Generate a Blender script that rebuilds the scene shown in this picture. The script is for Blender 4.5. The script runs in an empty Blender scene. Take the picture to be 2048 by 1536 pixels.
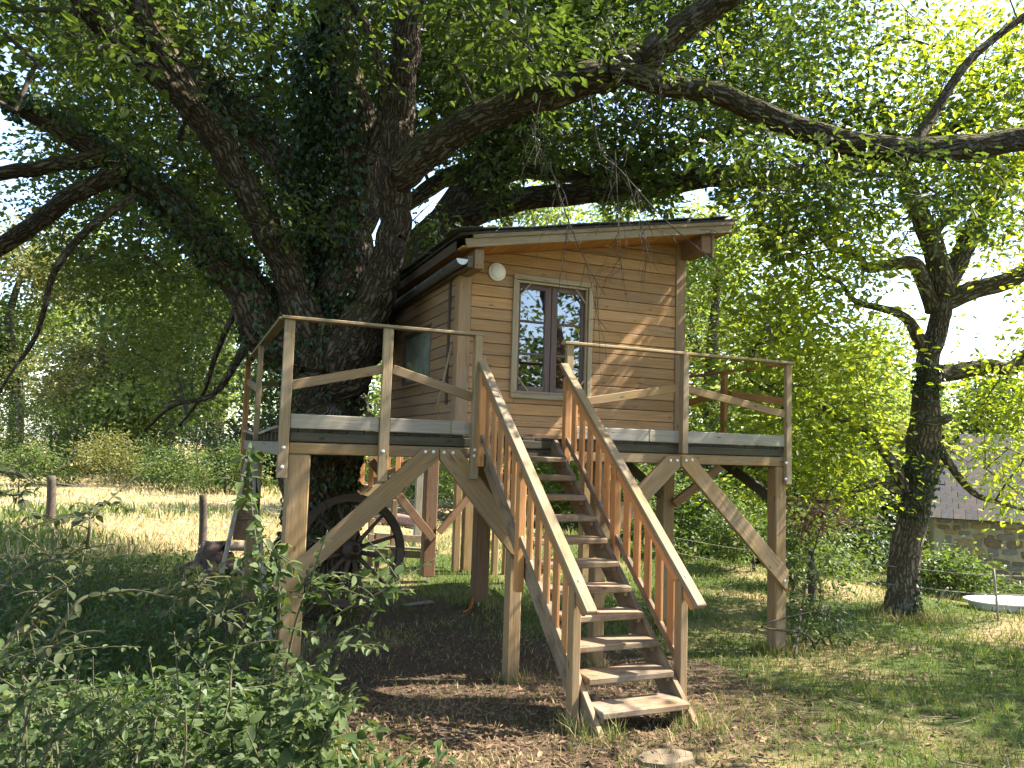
import bpy, bmesh, math, random
import numpy as np
from mathutils import Vector, Matrix

random.seed(11)
rng = np.random.default_rng(11)
scene = bpy.context.scene
COL = scene.collection

# ------------------------------------------------------------------ camera
CAM = np.array([-0.7382, -6.9462, 2.1999])
FPX = 1551.5


def cam_axes(yaw, pitch, roll):
    fw = np.array([math.sin(yaw) * math.cos(pitch), math.cos(yaw) * math.cos(pitch), math.sin(pitch)])
    rt = np.array([math.cos(yaw), -math.sin(yaw), 0.0])
    up = np.cross(rt, fw)
    c, s = math.cos(roll), math.sin(roll)
    return np.array([c * rt + s * up, -s * rt + c * up, fw])


AX = cam_axes(0.3958, 0.0825, 0.0315)
cd = bpy.data.cameras.new('camera')
cam = bpy.data.objects.new('camera', cd)
COL.objects.link(cam)
cd.sensor_width = 36.0
cd.lens = FPX / 2048 * 36.0
cd.clip_start = 0.05
cd.clip_end = 2000
cam.matrix_world = Matrix(((AX[0][0], AX[1][0], -AX[2][0], CAM[0]),
                           (AX[0][1], AX[1][1], -AX[2][1], CAM[1]),
                           (AX[0][2], AX[1][2], -AX[2][2], CAM[2]),
                           (0, 0, 0, 1)))
scene.camera = cam

# ------------------------------------------------------------------ light
SUN = Vector((0.66, -0.145, 0.74)).normalized()
world = bpy.data.worlds.new('World')
scene.world = world
world.use_nodes = True
wt = world.node_tree
wt.nodes.clear()
sky = wt.nodes.new('ShaderNodeTexSky')
sky.sky_type = 'NISHITA'
sky.sun_disc = False
sky.sun_elevation = math.asin(SUN.z)
sky.sun_rotation = math.atan2(SUN.x, SUN.y)
sky.air_density = 1.0
sky.dust_density = 1.2
sky.ozone_density = 1.0
bgn = wt.nodes.new('ShaderNodeBackground')
bgn.inputs['Strength'].default_value = 0.14
wo = wt.nodes.new('ShaderNodeOutputWorld')
wt.links.new(sky.outputs[0], bgn.inputs[0])
wt.links.new(bgn.outputs[0], wo.inputs[0])
sd = bpy.data.lights.new('sun', 'SUN')
sd.energy = 5.0
sd.angle = math.radians(0.53)
sd.color = (1.0, 0.93, 0.82)
sun = bpy.data.objects.new('sun', sd)
COL.objects.link(sun)
sun.rotation_euler = SUN.to_track_quat('Z', 'Y').to_euler()
vs = scene.view_settings
vs.view_transform = 'Standard'
vs.look = 'None'
vs.exposure = 2.2
vs.gamma = 1.0
vs.use_curve_mapping = False
scene.render.engine = 'CYCLES'
cy = scene.cycles
cy.max_bounces = 6
cy.diffuse_bounces = 3
cy.glossy_bounces = 3
cy.transmission_bounces = 5
cy.transparent_max_bounces = 8
cy.sample_clamp_indirect = 8
cy.use_denoising = True


# ------------------------------------------------------------------ survey helpers
def ray(x, y):
    return np.array([(x - 1024) / FPX, (768 - y) / FPX, 1.0]) @ AX


def aty(x, y, Y):
    d = ray(x, y)
    return CAM + d * (Y - CAM[1]) / d[1]


def atx(x, y, X):
    d = ray(x, y)
    return CAM + d * (X - CAM[0]) / d[0]


def atd(x, y, D):
    return CAM + ray(x, y) * D


def project(P):
    d = (np.asarray(P) - CAM) @ AX.T
    z = np.where(np.abs(d[..., 2]) < 1e-3, 1e-3, d[..., 2])
    return 1024 + FPX * d[..., 0] / z, 768 - FPX * d[..., 1] / z, d[..., 2]


def smooth(a, b, v):
    t = np.clip((v - a) / (b - a), 0, 1)
    return t * t * (3 - 2 * t)


_ph = np.random.default_rng(3).uniform(0, 6.28, (4, 8, 2))
_dr = np.random.default_rng(4).uniform(0, 6.28, (4, 8))


def vnoise(x, y, scale, k=0):
    """smooth noise, about -1..1"""
    s = 0
    for i in range(8):
        a = _dr[k, i]
        f = scale * (0.6 + 0.17 * i)
        s = s + np.sin((x * math.cos(a) + y * math.sin(a)) * f + _ph[k, i, 0]) * np.cos((y * math.cos(a) - x * math.sin(a)) * f * 0.7 + _ph[k, i, 1])
    return s / 3.0


def gz(x, y):
    x = np.asarray(x, float)
    y = np.asarray(y, float)
    f = np.maximum(0, -y)
    z = 0.13 * np.minimum(f, 2.6) + 0.05 * np.clip(f - 2.6, 0, 8)
    z = z - 1.35 * smooth(10.5, 18, x + 0.25 * y)
    far = smooth(12, 60, y)
    z = z + 0.6 * far
    return z + 0.025 * vnoise(x, y, 1.3) + 0.012 * vnoise(x, y, 4.0, 1)


# ------------------------------------------------------------------ materials
def new_mat(name):
    m = bpy.data.materials.new(name)
    m.use_nodes = True
    nt = m.node_tree
    nt.nodes.clear()
    out = nt.nodes.new('ShaderNodeOutputMaterial')
    return m, nt, out


def ramp(nt, src, stops):
    r = nt.nodes.new('ShaderNodeValToRGB')
    e = r.color_ramp.elements
    e[0].position, e[0].color = stops[0][0], (*stops[0][1], 1)
    e[1].position, e[1].color = stops[-1][0], (*stops[-1][1], 1)
    for p, c in stops[1:-1]:
        q = e.new(p)
        q.color = (*c, 1)
    nt.links.new(src, r.inputs[0])
    return r.outputs[0]


def mixc(nt, fac, a, b, mode='MIX'):
    m = nt.nodes.new('ShaderNodeMix')
    m.data_type = 'RGBA'
    m.blend_type = mode
    for s, v in ((m.inputs[0], fac), (m.inputs[6], a), (m.inputs[7], b)):
        if hasattr(v, 'is_linked') or hasattr(v, 'links'):
            nt.links.new(v, s)
        elif isinstance(v, (int, float)):
            s.default_value = v
        else:
            s.default_value = (*v, 1)
    return m.outputs[2]


def mathn(nt, op, a, b=None, clamp=False):
    m = nt.nodes.new('ShaderNodeMath')
    m.operation = op
    m.use_clamp = clamp
    for i, v in enumerate((a, b)):
        if v is None:
            continue
        if isinstance(v, (int, float)):
            m.inputs[i].default_value = v
        else:
            nt.links.new(v, m.inputs[i])
    return m.outputs[0]


def noise(nt, vec, scale, detail=4, rough=0.6):
    n = nt.nodes.new('ShaderNodeTexNoise')
    n.inputs['Scale'].default_value = scale
    n.inputs['Detail'].default_value = detail
    n.inputs['Roughness'].default_value = rough
    if vec is not None:
        nt.links.new(vec, n.inputs['Vector'])
    return n.outputs['Fac']


def mapping(nt, vec, scale):
    m = nt.nodes.new('ShaderNodeMapping')
    m.inputs['Scale'].default_value = scale
    nt.links.new(vec, m.inputs['Vector'])
    return m.outputs[0]


def bump(nt, h, strength=0.4, dist=0.01):
    b = nt.nodes.new('ShaderNodeBump')
    b.inputs['Strength'].default_value = strength
    b.inputs['Distance'].default_value = dist
    nt.links.new(h, b.inputs['Height'])
    return b.outputs[0]


def principled(nt, out, col, rough=0.8, normal=None, spec=0.3, metal=0.0):
    p = nt.nodes.new('ShaderNodeBsdfPrincipled')
    p.inputs['Roughness'].default_value = rough
    p.inputs['Specular IOR Level'].default_value = spec
    p.inputs['Metallic'].default_value = metal
    if isinstance(col, tuple):
        p.inputs['Base Color'].default_value = (*col, 1)
    else:
        nt.links.new(col, p.inputs['Base Color'])
    if normal is not None:
        nt.links.new(normal, p.inputs['Normal'])
    if out is not None:
        nt.links.new(p.outputs[0], out.inputs[0])
    return p


def mat_wood(name, light, dark, grey=0.35, green=0.0, knots=True, var=0.22, mud=0.0, crack=0.7):
    m, nt, out = new_mat(name)
    tc = nt.nodes.new('ShaderNodeTexCoord')
    oi = nt.nodes.new('ShaderNodeObjectInfo')
    off = nt.nodes.new('ShaderNodeVectorMath')
    off.operation = 'MULTIPLY_ADD'
    nt.links.new(oi.outputs['Random'], off.inputs[0])
    off.inputs[1].default_value = (57, 31, 43)
    nt.links.new(tc.outputs['Object'], off.inputs[2])
    v = off.outputs[0]
    grain = noise(nt, mapping(nt, v, (1.2, 22, 22)), 1.6, 5, 0.65)
    fine = noise(nt, mapping(nt, v, (3, 110, 110)), 1.6, 3, 0.6)
    broad = noise(nt, mapping(nt, v, (1.0, 3, 3)), 1.3, 3, 0.6)
    col = ramp(nt, grain, [(0.28, dark), (0.52, tuple((a + b) / 2 for a, b in zip(light, dark))), (0.72, light)])
    g = tuple(sum(light) / 3 * k for k in (0.98, 0.96, 0.88))
    gf = mathn(nt, 'MULTIPLY', ramp(nt, broad, [(0.38, (0, 0, 0)), (0.66, (1, 1, 1))]), grey)
    col = mixc(nt, gf, col, g)
    if green:
        b2 = noise(nt, mapping(nt, v, (1.6, 2, 2)), 2.1, 4, 0.6)
        gf2 = mathn(nt, 'MULTIPLY', ramp(nt, b2, [(0.45, (0, 0, 0)), (0.7, (1, 1, 1))]), green)
        col = mixc(nt, gf2, col, (light[0] * 0.62, light[1] * 0.78, light[2] * 0.55))
    fd = mathn(nt, 'MULTIPLY', ramp(nt, fine, [(0.45, (0, 0, 0)), (0.62, (1, 1, 1))]), 0.28)
    col = mixc(nt, fd, col, tuple(c * 0.45 for c in dark))
    if knots:
        vo = nt.nodes.new('ShaderNodeTexVoronoi')
        vo.inputs['Scale'].default_value = 1.0
        nt.links.new(mapping(nt, v, (3.2, 9, 9)), vo.inputs['Vector'])
        kf = ramp(nt, vo.outputs['Distance'], [(0.07, (1, 1, 1)), (0.12, (0, 0, 0))])
        col = mixc(nt, mathn(nt, 'MULTIPLY', kf, 0.75), col, tuple(c * 0.35 for c in dark))
    if crack:
        cn = noise(nt, mapping(nt, v, (0.9, 26, 26)), 1.0, 2, 0.5)
        cf = ramp(nt, cn, [(0.484, (0, 0, 0)), (0.5, (1, 1, 1)), (0.516, (0, 0, 0))])
        cb = ramp(nt, noise(nt, mapping(nt, v, (1.5, 5, 5)), 1.0, 2), [(0.45, (0, 0, 0)), (0.6, (1, 1, 1))])
        col = mixc(nt, mathn(nt, 'MULTIPLY', mathn(nt, 'MULTIPLY', cf, cb), crack), col, tuple(c * 0.25 for c in dark))
    if mud:
        mn = noise(nt, mapping(nt, v, (4, 5, 5)), 1.3, 5, 0.7)
        col = mixc(nt, mathn(nt, 'MULTIPLY', ramp(nt, mn, [(0.46, (0, 0, 0)), (0.66, (1, 1, 1))]), mud), col, (0.085, 0.06, 0.04))
    hs = nt.nodes.new('ShaderNodeHueSaturation')
    nt.links.new(col, hs.inputs['Color'])
    val = mathn(nt, 'ADD', mathn(nt, 'MULTIPLY', oi.outputs['Random'], var * 2), 1 - var)
    nt.links.new(val, hs.inputs['Value'])
    h = mathn(nt, 'ADD', mathn(nt, 'MULTIPLY', fine, 0.6), grain)
    principled(nt, out, hs.outputs[0], 0.78, bump(nt, h, 0.55, 0.004), 0.25)
    return m


def mat_leaf(name, c0, c1, c2, trans=0.4, rough=0.5, spec=0.35, tcol=None):
    m, nt, out = new_mat(name)
    ge = nt.nodes.new('ShaderNodeNewGeometry')
    r = ge.outputs['Random Per Island']
    tco = nt.nodes.new('ShaderNodeTexCoord')
    nzv = noise(nt, tco.outputs['Object'], 1.1, 3, 0.6)
    rr = mathn(nt, 'ADD', mathn(nt, 'MULTIPLY', r, 0.62), mathn(nt, 'MULTIPLY', mathn(nt, 'SUBTRACT', nzv, 0.3), 0.95), True)
    col = ramp(nt, rr, [(0.0, c0), (0.55, c1), (1.0, c2)])
    p = principled(nt, None, col, rough, None, spec)
    t = nt.nodes.new('ShaderNodeBsdfTranslucent')
    tc = mixc(nt, 1.0, col, tcol or (1.5, 1.55, 0.7), 'MULTIPLY')
    nt.links.new(tc, t.inputs[0])
    mx = nt.nodes.new('ShaderNodeMixShader')
    mx.inputs[0].default_value = trans
    nt.links.new(p.outputs[0], mx.inputs[1])
    nt.links.new(t.outputs[0], mx.inputs[2])
    nt.links.new(mx.outputs[0], out.inputs[0])
    return m


def mat_bark(name, dark, light, moss=0.5, lichen=0.3, cscale=1.0):
    m, nt, out = new_mat(name)
    uv = nt.nodes.new('ShaderNodeUVMap')
    tc = nt.nodes.new('ShaderNodeTexCoord')
    v = mapping(nt, uv.outputs[0], (21 * cscale, 4.2 * cscale, 1))
    vo = nt.nodes.new('ShaderNodeTexVoronoi')
    vo.feature = 'DISTANCE_TO_EDGE'
    vo.inputs['Scale'].default_value = 1.0
    wv = nt.nodes.new('ShaderNodeVectorMath')
    wv.operation = 'ADD'
    nz = nt.nodes.new('ShaderNodeTexNoise')
    nz.inputs['Scale'].default_value = 6
    nz.inputs['Detail'].default_value = 4
    nt.links.new(tc.outputs['Object'], nz.inputs['Vector'])
    sc = nt.nodes.new('ShaderNodeVectorMath')
    sc.operation = 'SCALE'
    sc.inputs['Scale'].default_value = 2.2
    nt.links.new(nz.outputs['Color'], sc.inputs[0])
    nt.links.new(v, wv.inputs[0])
    nt.links.new(sc.outputs[0], wv.inputs[1])
    nt.links.new(wv.outputs[0], vo.inputs['Vector'])
    plate = ramp(nt, vo.outputs['Distance'], [(0.02, (0, 0, 0)), (0.3, (1, 1, 1))])
    n2 = noise(nt, tc.outputs['Object'], 22, 5, 0.7)
    n3 = noise(nt, tc.outputs['Object'], 2.0, 4, 0.65)
    col = mixc(nt, plate, dark, light)
    col = mixc(nt, mathn(nt, 'MULTIPLY', n2, 0.6), col, dark)
    if lichen:
        n4 = noise(nt, tc.outputs['Object'], 5.0, 5, 0.75)
        lf = mathn(nt, 'MULTIPLY', ramp(nt, n4, [(0.56, (0, 0, 0)), (0.64, (1, 1, 1))]), lichen)
        col = mixc(nt, lf, col, (0.26, 0.26, 0.22))
    if moss:
        ge = nt.nodes.new('ShaderNodeNewGeometry')
        sx = nt.nodes.new('ShaderNodeSeparateXYZ')
        nt.links.new(ge.outputs['Normal'], sx.inputs[0])
        up = mathn(nt, 'ADD', mathn(nt, 'MULTIPLY', sx.outputs[2], 0.42), n3)
        mf = mathn(nt, 'MULTIPLY', ramp(nt, up, [(0.52, (0, 0, 0)), (0.82, (1, 1, 1))]), moss)
        col = mixc(nt, mf, col, (0.085, 0.082, 0.018))
    h = mathn(nt, 'ADD', mathn(nt, 'MULTIPLY', plate, 0.8), mathn(nt, 'MULTIPLY', n2, 0.6))
    principled(nt, out, col, 0.95, bump(nt, h, 1.0, 0.05), 0.1)
    return m


def mat_plain(name, col, rough=0.6, metal=0.0, spec=0.4, var=0.15, scale=14, bmp=0.15):
    m, nt, out = new_mat(name)
    tc = nt.nodes.new('ShaderNodeTexCoord')
    n = noise(nt, tc.outputs['Object'], scale, 5, 0.65)
    c = ramp(nt, n, [(0.3, tuple(x * (1 - var) for x in col)), (0.7, tuple(min(1, x * (1 + var)) for x in col))])
    principled(nt, out, c, rough, bump(nt, n, bmp, 0.01), spec, metal)
    return m


def mat_glass(name, tint=(0.75, 0.8, 0.78), f0=0.12, painted_refl=0.0):
    m, nt, out = new_mat(name)
    tr = nt.nodes.new('ShaderNodeBsdfTransparent')
    tr.inputs[0].default_value = (*tint, 1)
    gl = nt.nodes.new('ShaderNodeBsdfGlossy')
    gl.inputs['Roughness'].default_value = 0.015
    gl.inputs['Color'].default_value = (0.95, 0.95, 1, 1)
    tc = nt.nodes.new('ShaderNodeTexCoord')
    nt.links.new(bump(nt, noise(nt, tc.outputs['Object'], 3.0, 2), 0.05, 0.01), gl.inputs['Normal'])
    fr = nt.nodes.new('ShaderNodeFresnel')
    fr.inputs['IOR'].default_value = 1.5
    f = mathn(nt, 'ADD', fr.outputs[0], f0, True)
    mx = nt.nodes.new('ShaderNodeMixShader')
    nt.links.new(f, mx.inputs[0])
    nt.links.new(tr.outputs[0], mx.inputs[1])
    nt.links.new(gl.outputs[0], mx.inputs[2])
    res = mx.outputs[0]
    if painted_refl:  # pale greenish diffuse painted in place of mirrored greenery
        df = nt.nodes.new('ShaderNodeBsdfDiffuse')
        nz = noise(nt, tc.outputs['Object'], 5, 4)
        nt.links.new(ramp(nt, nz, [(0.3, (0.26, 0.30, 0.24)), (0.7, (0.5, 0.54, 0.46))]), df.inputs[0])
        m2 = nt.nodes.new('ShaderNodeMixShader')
        m2.inputs[0].default_value = painted_refl
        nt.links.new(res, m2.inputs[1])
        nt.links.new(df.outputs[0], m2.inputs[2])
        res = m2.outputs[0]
    nt.links.new(res, out.inputs[0])
    return m


M = {}
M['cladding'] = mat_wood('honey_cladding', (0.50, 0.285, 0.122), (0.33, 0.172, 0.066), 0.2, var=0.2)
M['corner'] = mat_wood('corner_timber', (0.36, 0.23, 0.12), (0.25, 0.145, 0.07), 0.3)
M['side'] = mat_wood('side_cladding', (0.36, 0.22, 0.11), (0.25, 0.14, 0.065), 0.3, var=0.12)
M['soffit'] = mat_wood('soffit_larch', (0.56, 0.27, 0.085), (0.42, 0.18, 0.05), 0.0, var=0.12)
M['treated'] = mat_wood('treated_pine', (0.34, 0.22, 0.10), (0.22, 0.132, 0.055), 0.28, 0.3)
M['grey'] = mat_wood('weathered_grey_pine', (0.32, 0.275, 0.21), (0.21, 0.175, 0.13), 0.6, 0.2)
M['rail'] = mat_wood('weathered_rail', (0.36, 0.255, 0.135), (0.24, 0.158, 0.078), 0.4, 0.3)
M['orange'] = mat_wood('fresh_douglas', (0.52, 0.26, 0.095), (0.38, 0.165, 0.052), 0.12, var=0.2)
M['red'] = mat_wood('red_brown_timber', (0.29, 0.165, 0.085), (0.19, 0.10, 0.05), 0.3)
M['tread'] = mat_wood('worn_tread', (0.32, 0.215, 0.12), (0.20, 0.125, 0.065), 0.45, 0.2, mud=0.75)
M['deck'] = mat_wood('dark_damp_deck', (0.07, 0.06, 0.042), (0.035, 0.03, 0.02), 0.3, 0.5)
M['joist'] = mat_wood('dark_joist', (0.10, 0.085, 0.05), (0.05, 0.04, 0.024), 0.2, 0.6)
M['ledge'] = mat_wood('old_dark_wood', (0.15, 0.105, 0.07), (0.075, 0.052, 0.035), 0.4, knots=False)
M['sash'] = mat_wood('purple_brown_sash', (0.19, 0.125, 0.11), (0.14, 0.09, 0.08), 0.3, knots=False)
M['trim'] = mat_wood('window_trim', (0.46, 0.36, 0.22), (0.35, 0.255, 0.14), 0.3, knots=False)
M['wheel'] = mat_wood('old_wheel_wood', (0.11, 0.075, 0.05), (0.06, 0.04, 0.028), 0.4, knots=False)
M['felt'] = mat_plain('roof_felt', (0.045, 0.043, 0.04), 0.95, var=0.5, bmp=0.8)
M['zinc'] = mat_plain('zinc', (0.10, 0.105, 0.11), 0.5, 0.3, var=0.3)
M['zinccap'] = mat_plain('pale_zinc_cap', (0.55, 0.6, 0.62), 0.5, 0.2, var=0.1)
M['bolt'] = mat_plain('galvanised', (0.72, 0.72, 0.70), 0.35, 0.4, var=0.1)
M['lamp'] = mat_plain('cream_opal', (0.78, 0.75, 0.66), 0.35, var=0.06)
M['lamprim'] = mat_plain('white_plastic', (0.75, 0.70, 0.62), 0.5, var=0.05)
M['glass'] = mat_glass('window_glass', (0.7, 0.75, 0.75), 0.10)
M['sideglass'] = mat_glass('side_glass', (0.8, 0.85, 0.8), 0.10, 0.5)  # half of it is painted reflection colour
M['inside'] = mat_plain('interior_board', (0.16, 0.11, 0.075), 0.9)
M['refl_panel'] = mat_plain('painted_refl_panel', (0.50, 0.54, 0.46), 0.8, var=0.35, scale=3)  # pale colour imitating the side pane's reflection
M['redcloth'] = mat_plain('red_cloth', (0.55, 0.03, 0.05), 0.9)
M['white'] = mat_plain('white_enamel', (0.72, 0.73, 0.74), 0.25, var=0.06, spec=0.5)
M['whitepaint'] = mat_plain('chalky_wood', (0.27, 0.235, 0.185), 0.85, var=0.3)
M['wire'] = mat_plain('fence_wire', (0.42, 0.41, 0.38), 0.5, 0.5)
M['strap'] = mat_plain('orange_strap', (0.55, 0.10, 0.03), 0.7)
M['log'] = mat_plain('log_bark', (0.07, 0.046, 0.033), 0.95, var=0.5, bmp=0.9)
M['falltwig'] = mat_plain('fallen_twig', (0.13, 0.10, 0.075), 0.95, var=0.4)
M['felledbark'] = mat_plain('felled_bark', (0.24, 0.15, 0.11), 0.95, var=0.4, bmp=0.9)
M['stick'] = mat_plain('dry_stick', (0.27, 0.21, 0.155), 0.95, var=0.4)
M['deadtwig'] = mat_plain('dead_twig', (0.06, 0.05, 0.04), 0.95, var=0.3)
M['greenstem'] = mat_plain('green_stem', (0.075, 0.07, 0.035), 0.8, var=0.3)
M['oakbark'] = mat_bark('oak_bark', (0.040, 0.030, 0.020), (0.22, 0.172, 0.12), 0.7, 0.5)
M['twigbark'] = mat_plain('twig_bark', (0.065, 0.052, 0.038), 0.95, var=0.4)
M['walnutbark'] = mat_bark('walnut_bark', (0.075, 0.06, 0.042), (0.33, 0.27, 0.20), 0.5, 0.8)
M['fencewood'] = mat_wood('fence_post_wood', (0.085, 0.065, 0.048), (0.045, 0.034, 0.025), 0.4, knots=False)
M['oakleaf'] = mat_leaf('oak_leaf', (0.042, 0.066, 0.015), (0.066, 0.098, 0.022), (0.11, 0.14, 0.034), 0.45)
M['ivyleaf'] = mat_leaf('ivy_leaf', (0.02, 0.042, 0.013), (0.034, 0.064, 0.02), (0.07, 0.10, 0.035), 0.2, 0.35, 0.5)
M['walnutleaf'] = mat_leaf('walnut_leaf', (0.10, 0.145, 0.018), (0.155, 0.20, 0.026), (0.23, 0.25, 0.035), 0.58, tcol=(2.1, 2.0, 0.8))
M['bgleaf1'] = mat_leaf('wood_leaf_mid', (0.055, 0.085, 0.022), (0.09, 0.125, 0.034), (0.14, 0.16, 0.048), 0.38)
M['bgleaf2'] = mat_leaf('wood_leaf_olive', (0.09, 0.10, 0.028), (0.15, 0.15, 0.045), (0.21, 0.19, 0.065), 0.35)
M['bgleaf3'] = mat_leaf('wood_leaf_pale', (0.11, 0.15, 0.046), (0.165, 0.21, 0.062), (0.23, 0.265, 0.08), 0.5, tcol=(1.8, 1.8, 0.9))
M['bgleaf4'] = mat_leaf('wood_leaf_dark', (0.03, 0.052, 0.018), (0.046, 0.075, 0.026), (0.075, 0.105, 0.036), 0.25)
M['bushleaf'] = mat_leaf('bush_leaf', (0.05, 0.085, 0.020), (0.085, 0.125, 0.030), (0.14, 0.165, 0.045), 0.4)
M['shrubleaf'] = mat_leaf('shrub_leaf', (0.045, 0.068, 0.024), (0.07, 0.10, 0.036), (0.11, 0.14, 0.05), 0.3, 0.55, 0.28)
M['weedleaf'] = mat_leaf('weed_leaf', (0.035, 0.065, 0.016), (0.058, 0.095, 0.024), (0.10, 0.13, 0.04), 0.35)
M['grass'] = mat_leaf('grass_blade', (0.060, 0.095, 0.020), (0.105, 0.145, 0.034), (0.22, 0.21, 0.08), 0.3, 0.6, 0.2)
M['straw'] = mat_leaf('straw_blade', (0.22, 0.15, 0.065), (0.36, 0.27, 0.13), (0.50, 0.40, 0.22), 0.2, 0.7, 0.2, (1.1, 1.05, 0.9))
M['fieldgrass'] = mat_leaf('field_straw', (0.30, 0.27, 0.11), (0.46, 0.39, 0.20), (0.58, 0.50, 0.29), 0.3, 0.7, 0.2, (1.1, 1.05, 0.9))
M['litter'] = mat_leaf('leaf_litter', (0.07, 0.042, 0.024), (0.14, 0.085, 0.048), (0.27, 0.18, 0.105), 0.05, 0.8, 0.2, (1, 1, 1))
M['deadleaf'] = mat_leaf('dead_leaf', (0.08, 0.05, 0.03), (0.13, 0.075, 0.042), (0.18, 0.115, 0.065), 0.25, 0.7, 0.2, (1, 1, 1))
M['mortar'] = mat_plain('lime_mortar', (0.34, 0.285, 0.19), 0.95, var=0.25, scale=6, bmp=0.8)
M['stone1'] = mat_plain('brown_schist', (0.17, 0.125, 0.08), 0.9, var=0.4, scale=5, bmp=0.8)
M['stone2'] = mat_plain('grey_schist', (0.19, 0.17, 0.145), 0.9, var=0.4, scale=5, bmp=0.8)
M['stone3'] = mat_plain('ochre_schist', (0.28, 0.20, 0.105), 0.9, var=0.35, scale=5, bmp=0.8)
M['slate1'] = mat_plain('grey_slate', (0.070, 0.064, 0.060), 0.85, spec=0.2, var=0.35, scale=9)
M['slate2'] = mat_plain('brown_slate', (0.088, 0.072, 0.060), 0.85, spec=0.2, var=0.35, scale=9)


# ------------------------------------------------------------------ mesh and object helpers
def np_mesh(name, V, F, UV=None, smooth_shade=True):
    """V (n,3); F (m,k) one face size; UV (m*k,2)"""
    V = np.asarray(V, np.float32)
    F = np.asarray(F, np.int32)
    me = bpy.data.meshes.new(name)
    m, k = F.shape
    me.vertices.add(len(V))
    me.vertices.foreach_set('co', V.ravel())
    me.loops.add(m * k)
    me.loops.foreach_set('vertex_index', F.ravel())
    me.polygons.add(m)
    me.polygons.foreach_set('loop_start', np.arange(0, m * k, k, dtype=np.int32))
    me.polygons.foreach_set('use_smooth', np.full(m, smooth_shade))
    if UV is not None:
        l = me.uv_layers.new(name='UVMap')
        l.data.foreach_set('uv', np.asarray(UV, np.float32).ravel())
    me.update()
    me.validate()
    return me


WM = {}


def obj(name, me, mat=None, parent=None, world=None):
    o = bpy.data.objects.new(name, me)
    COL.objects.link(o)
    if mat is not None and me is not None and not me.materials:
        me.materials.append(mat)
    W = world if world is not None else Matrix.Identity(4)
    WM[o] = W
    if parent is not None:
        o.parent = parent
        o.matrix_parent_inverse = WM[parent].inverted()
    o.matrix_basis = W
    return o


def tag(o, label=None, cat=None, group=None, kind=None):
    if label:
        o['label'] = label
    if cat:
        o['category'] = cat
    if group:
        o['group'] = group
    if kind:
        o['kind'] = kind
    return o


def thing(name, loc, label, cat, group=None):
    o = obj(name, None, None, None, Matrix.Translation(Vector([float(v) for v in loc])))
    return tag(o, label, cat, group)


_box = {}


def box_mesh(l, w, h, bev, matname):
    key = (round(l, 3), round(w, 3), round(h, 3), round(bev, 4), matname)
    if key not in _box:
        bm = bmesh.new()
        bmesh.ops.create_cube(bm, size=1.0)
        for v in bm.verts:
            v.co.x *= l
            v.co.y *= w
            v.co.z *= h
        if bev > 0:
            bmesh.ops.bevel(bm, geom=bm.edges[:], offset=min(bev, 0.3 * min(l, w, h)), segments=1, affect='EDGES')
        me = bpy.data.meshes.new('timber')
        bm.to_mesh(me)
        bm.free()
        _box[key] = me
    return _box[key]


def frame_from(p0, p1, up):
    x = (Vector(p1) - Vector(p0)).normalized()
    z = Vector(up)
    z = (z - x * z.dot(x))
    z = z.normalized() if z.length > 1e-4 else x.orthogonal()
    y = z.cross(x)
    c = (Vector(p0) + Vector(p1)) / 2
    return Matrix(((x.x, y.x, z.x, c.x), (x.y, y.y, z.y, c.y), (x.z, y.z, z.z, c.z), (0, 0, 0, 1)))


def timber(name, p0, p1, w, h, mat, parent, up=(0, 0, 1), bev=0.005, jit=0.0):
    """straight timber, local X along its length, h measured along up"""
    p0 = Vector([float(v) for v in p0])
    p1 = Vector([float(v) for v in p1])
    if jit:
        p0 += Vector([random.uniform(-jit, jit) for _ in range(3)])
        p1 += Vector([random.uniform(-jit, jit) for _ in range(3)])
    me = box_mesh((p1 - p0).length, w, h, bev, mat)
    return obj(name, me, M[mat], parent, frame_from(p0, p1, up))


def block(name, lo, hi, mat, parent, along='x', bev=0.005):
    lo = Vector(lo)
    hi = Vector(hi)
    c = (lo + hi) / 2
    d = hi - lo
    a = {'x': ((1, 0, 0), (0, 0, 1), d.x, d.y, d.z), 'y': ((0, 1, 0), (0, 0, 1), d.y, d.x, d.z), 'z': ((0, 0, 1), (0, 1, 0), d.z, d.x, d.y)}[along]
    ax = Vector(a[0])
    return timber(name, c - ax * a[2] / 2, c + ax * a[2] / 2, a[3], a[4], mat, parent, a[1], bev)


def inset(poly, d):
    n = len(poly)
    res = []
    for i in range(n):
        p0, p1, p2 = poly[i - 1], poly[i], poly[(i + 1) % n]
        e1 = np.array(p1) - p0
        e2 = np.array(p2) - p1
        e1 = e1 / (np.linalg.norm(e1) + 1e-9)
        e2 = e2 / (np.linalg.norm(e2) + 1e-9)
        n1 = np.array([-e1[1], e1[0]])
        n2 = np.array([-e2[1], e2[0]])
        b = n1 + n2
        k = max(0.35, 1 + float(n1 @ n2))
        res.append(np.array(p1) + b / k * d)
    return res


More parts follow.
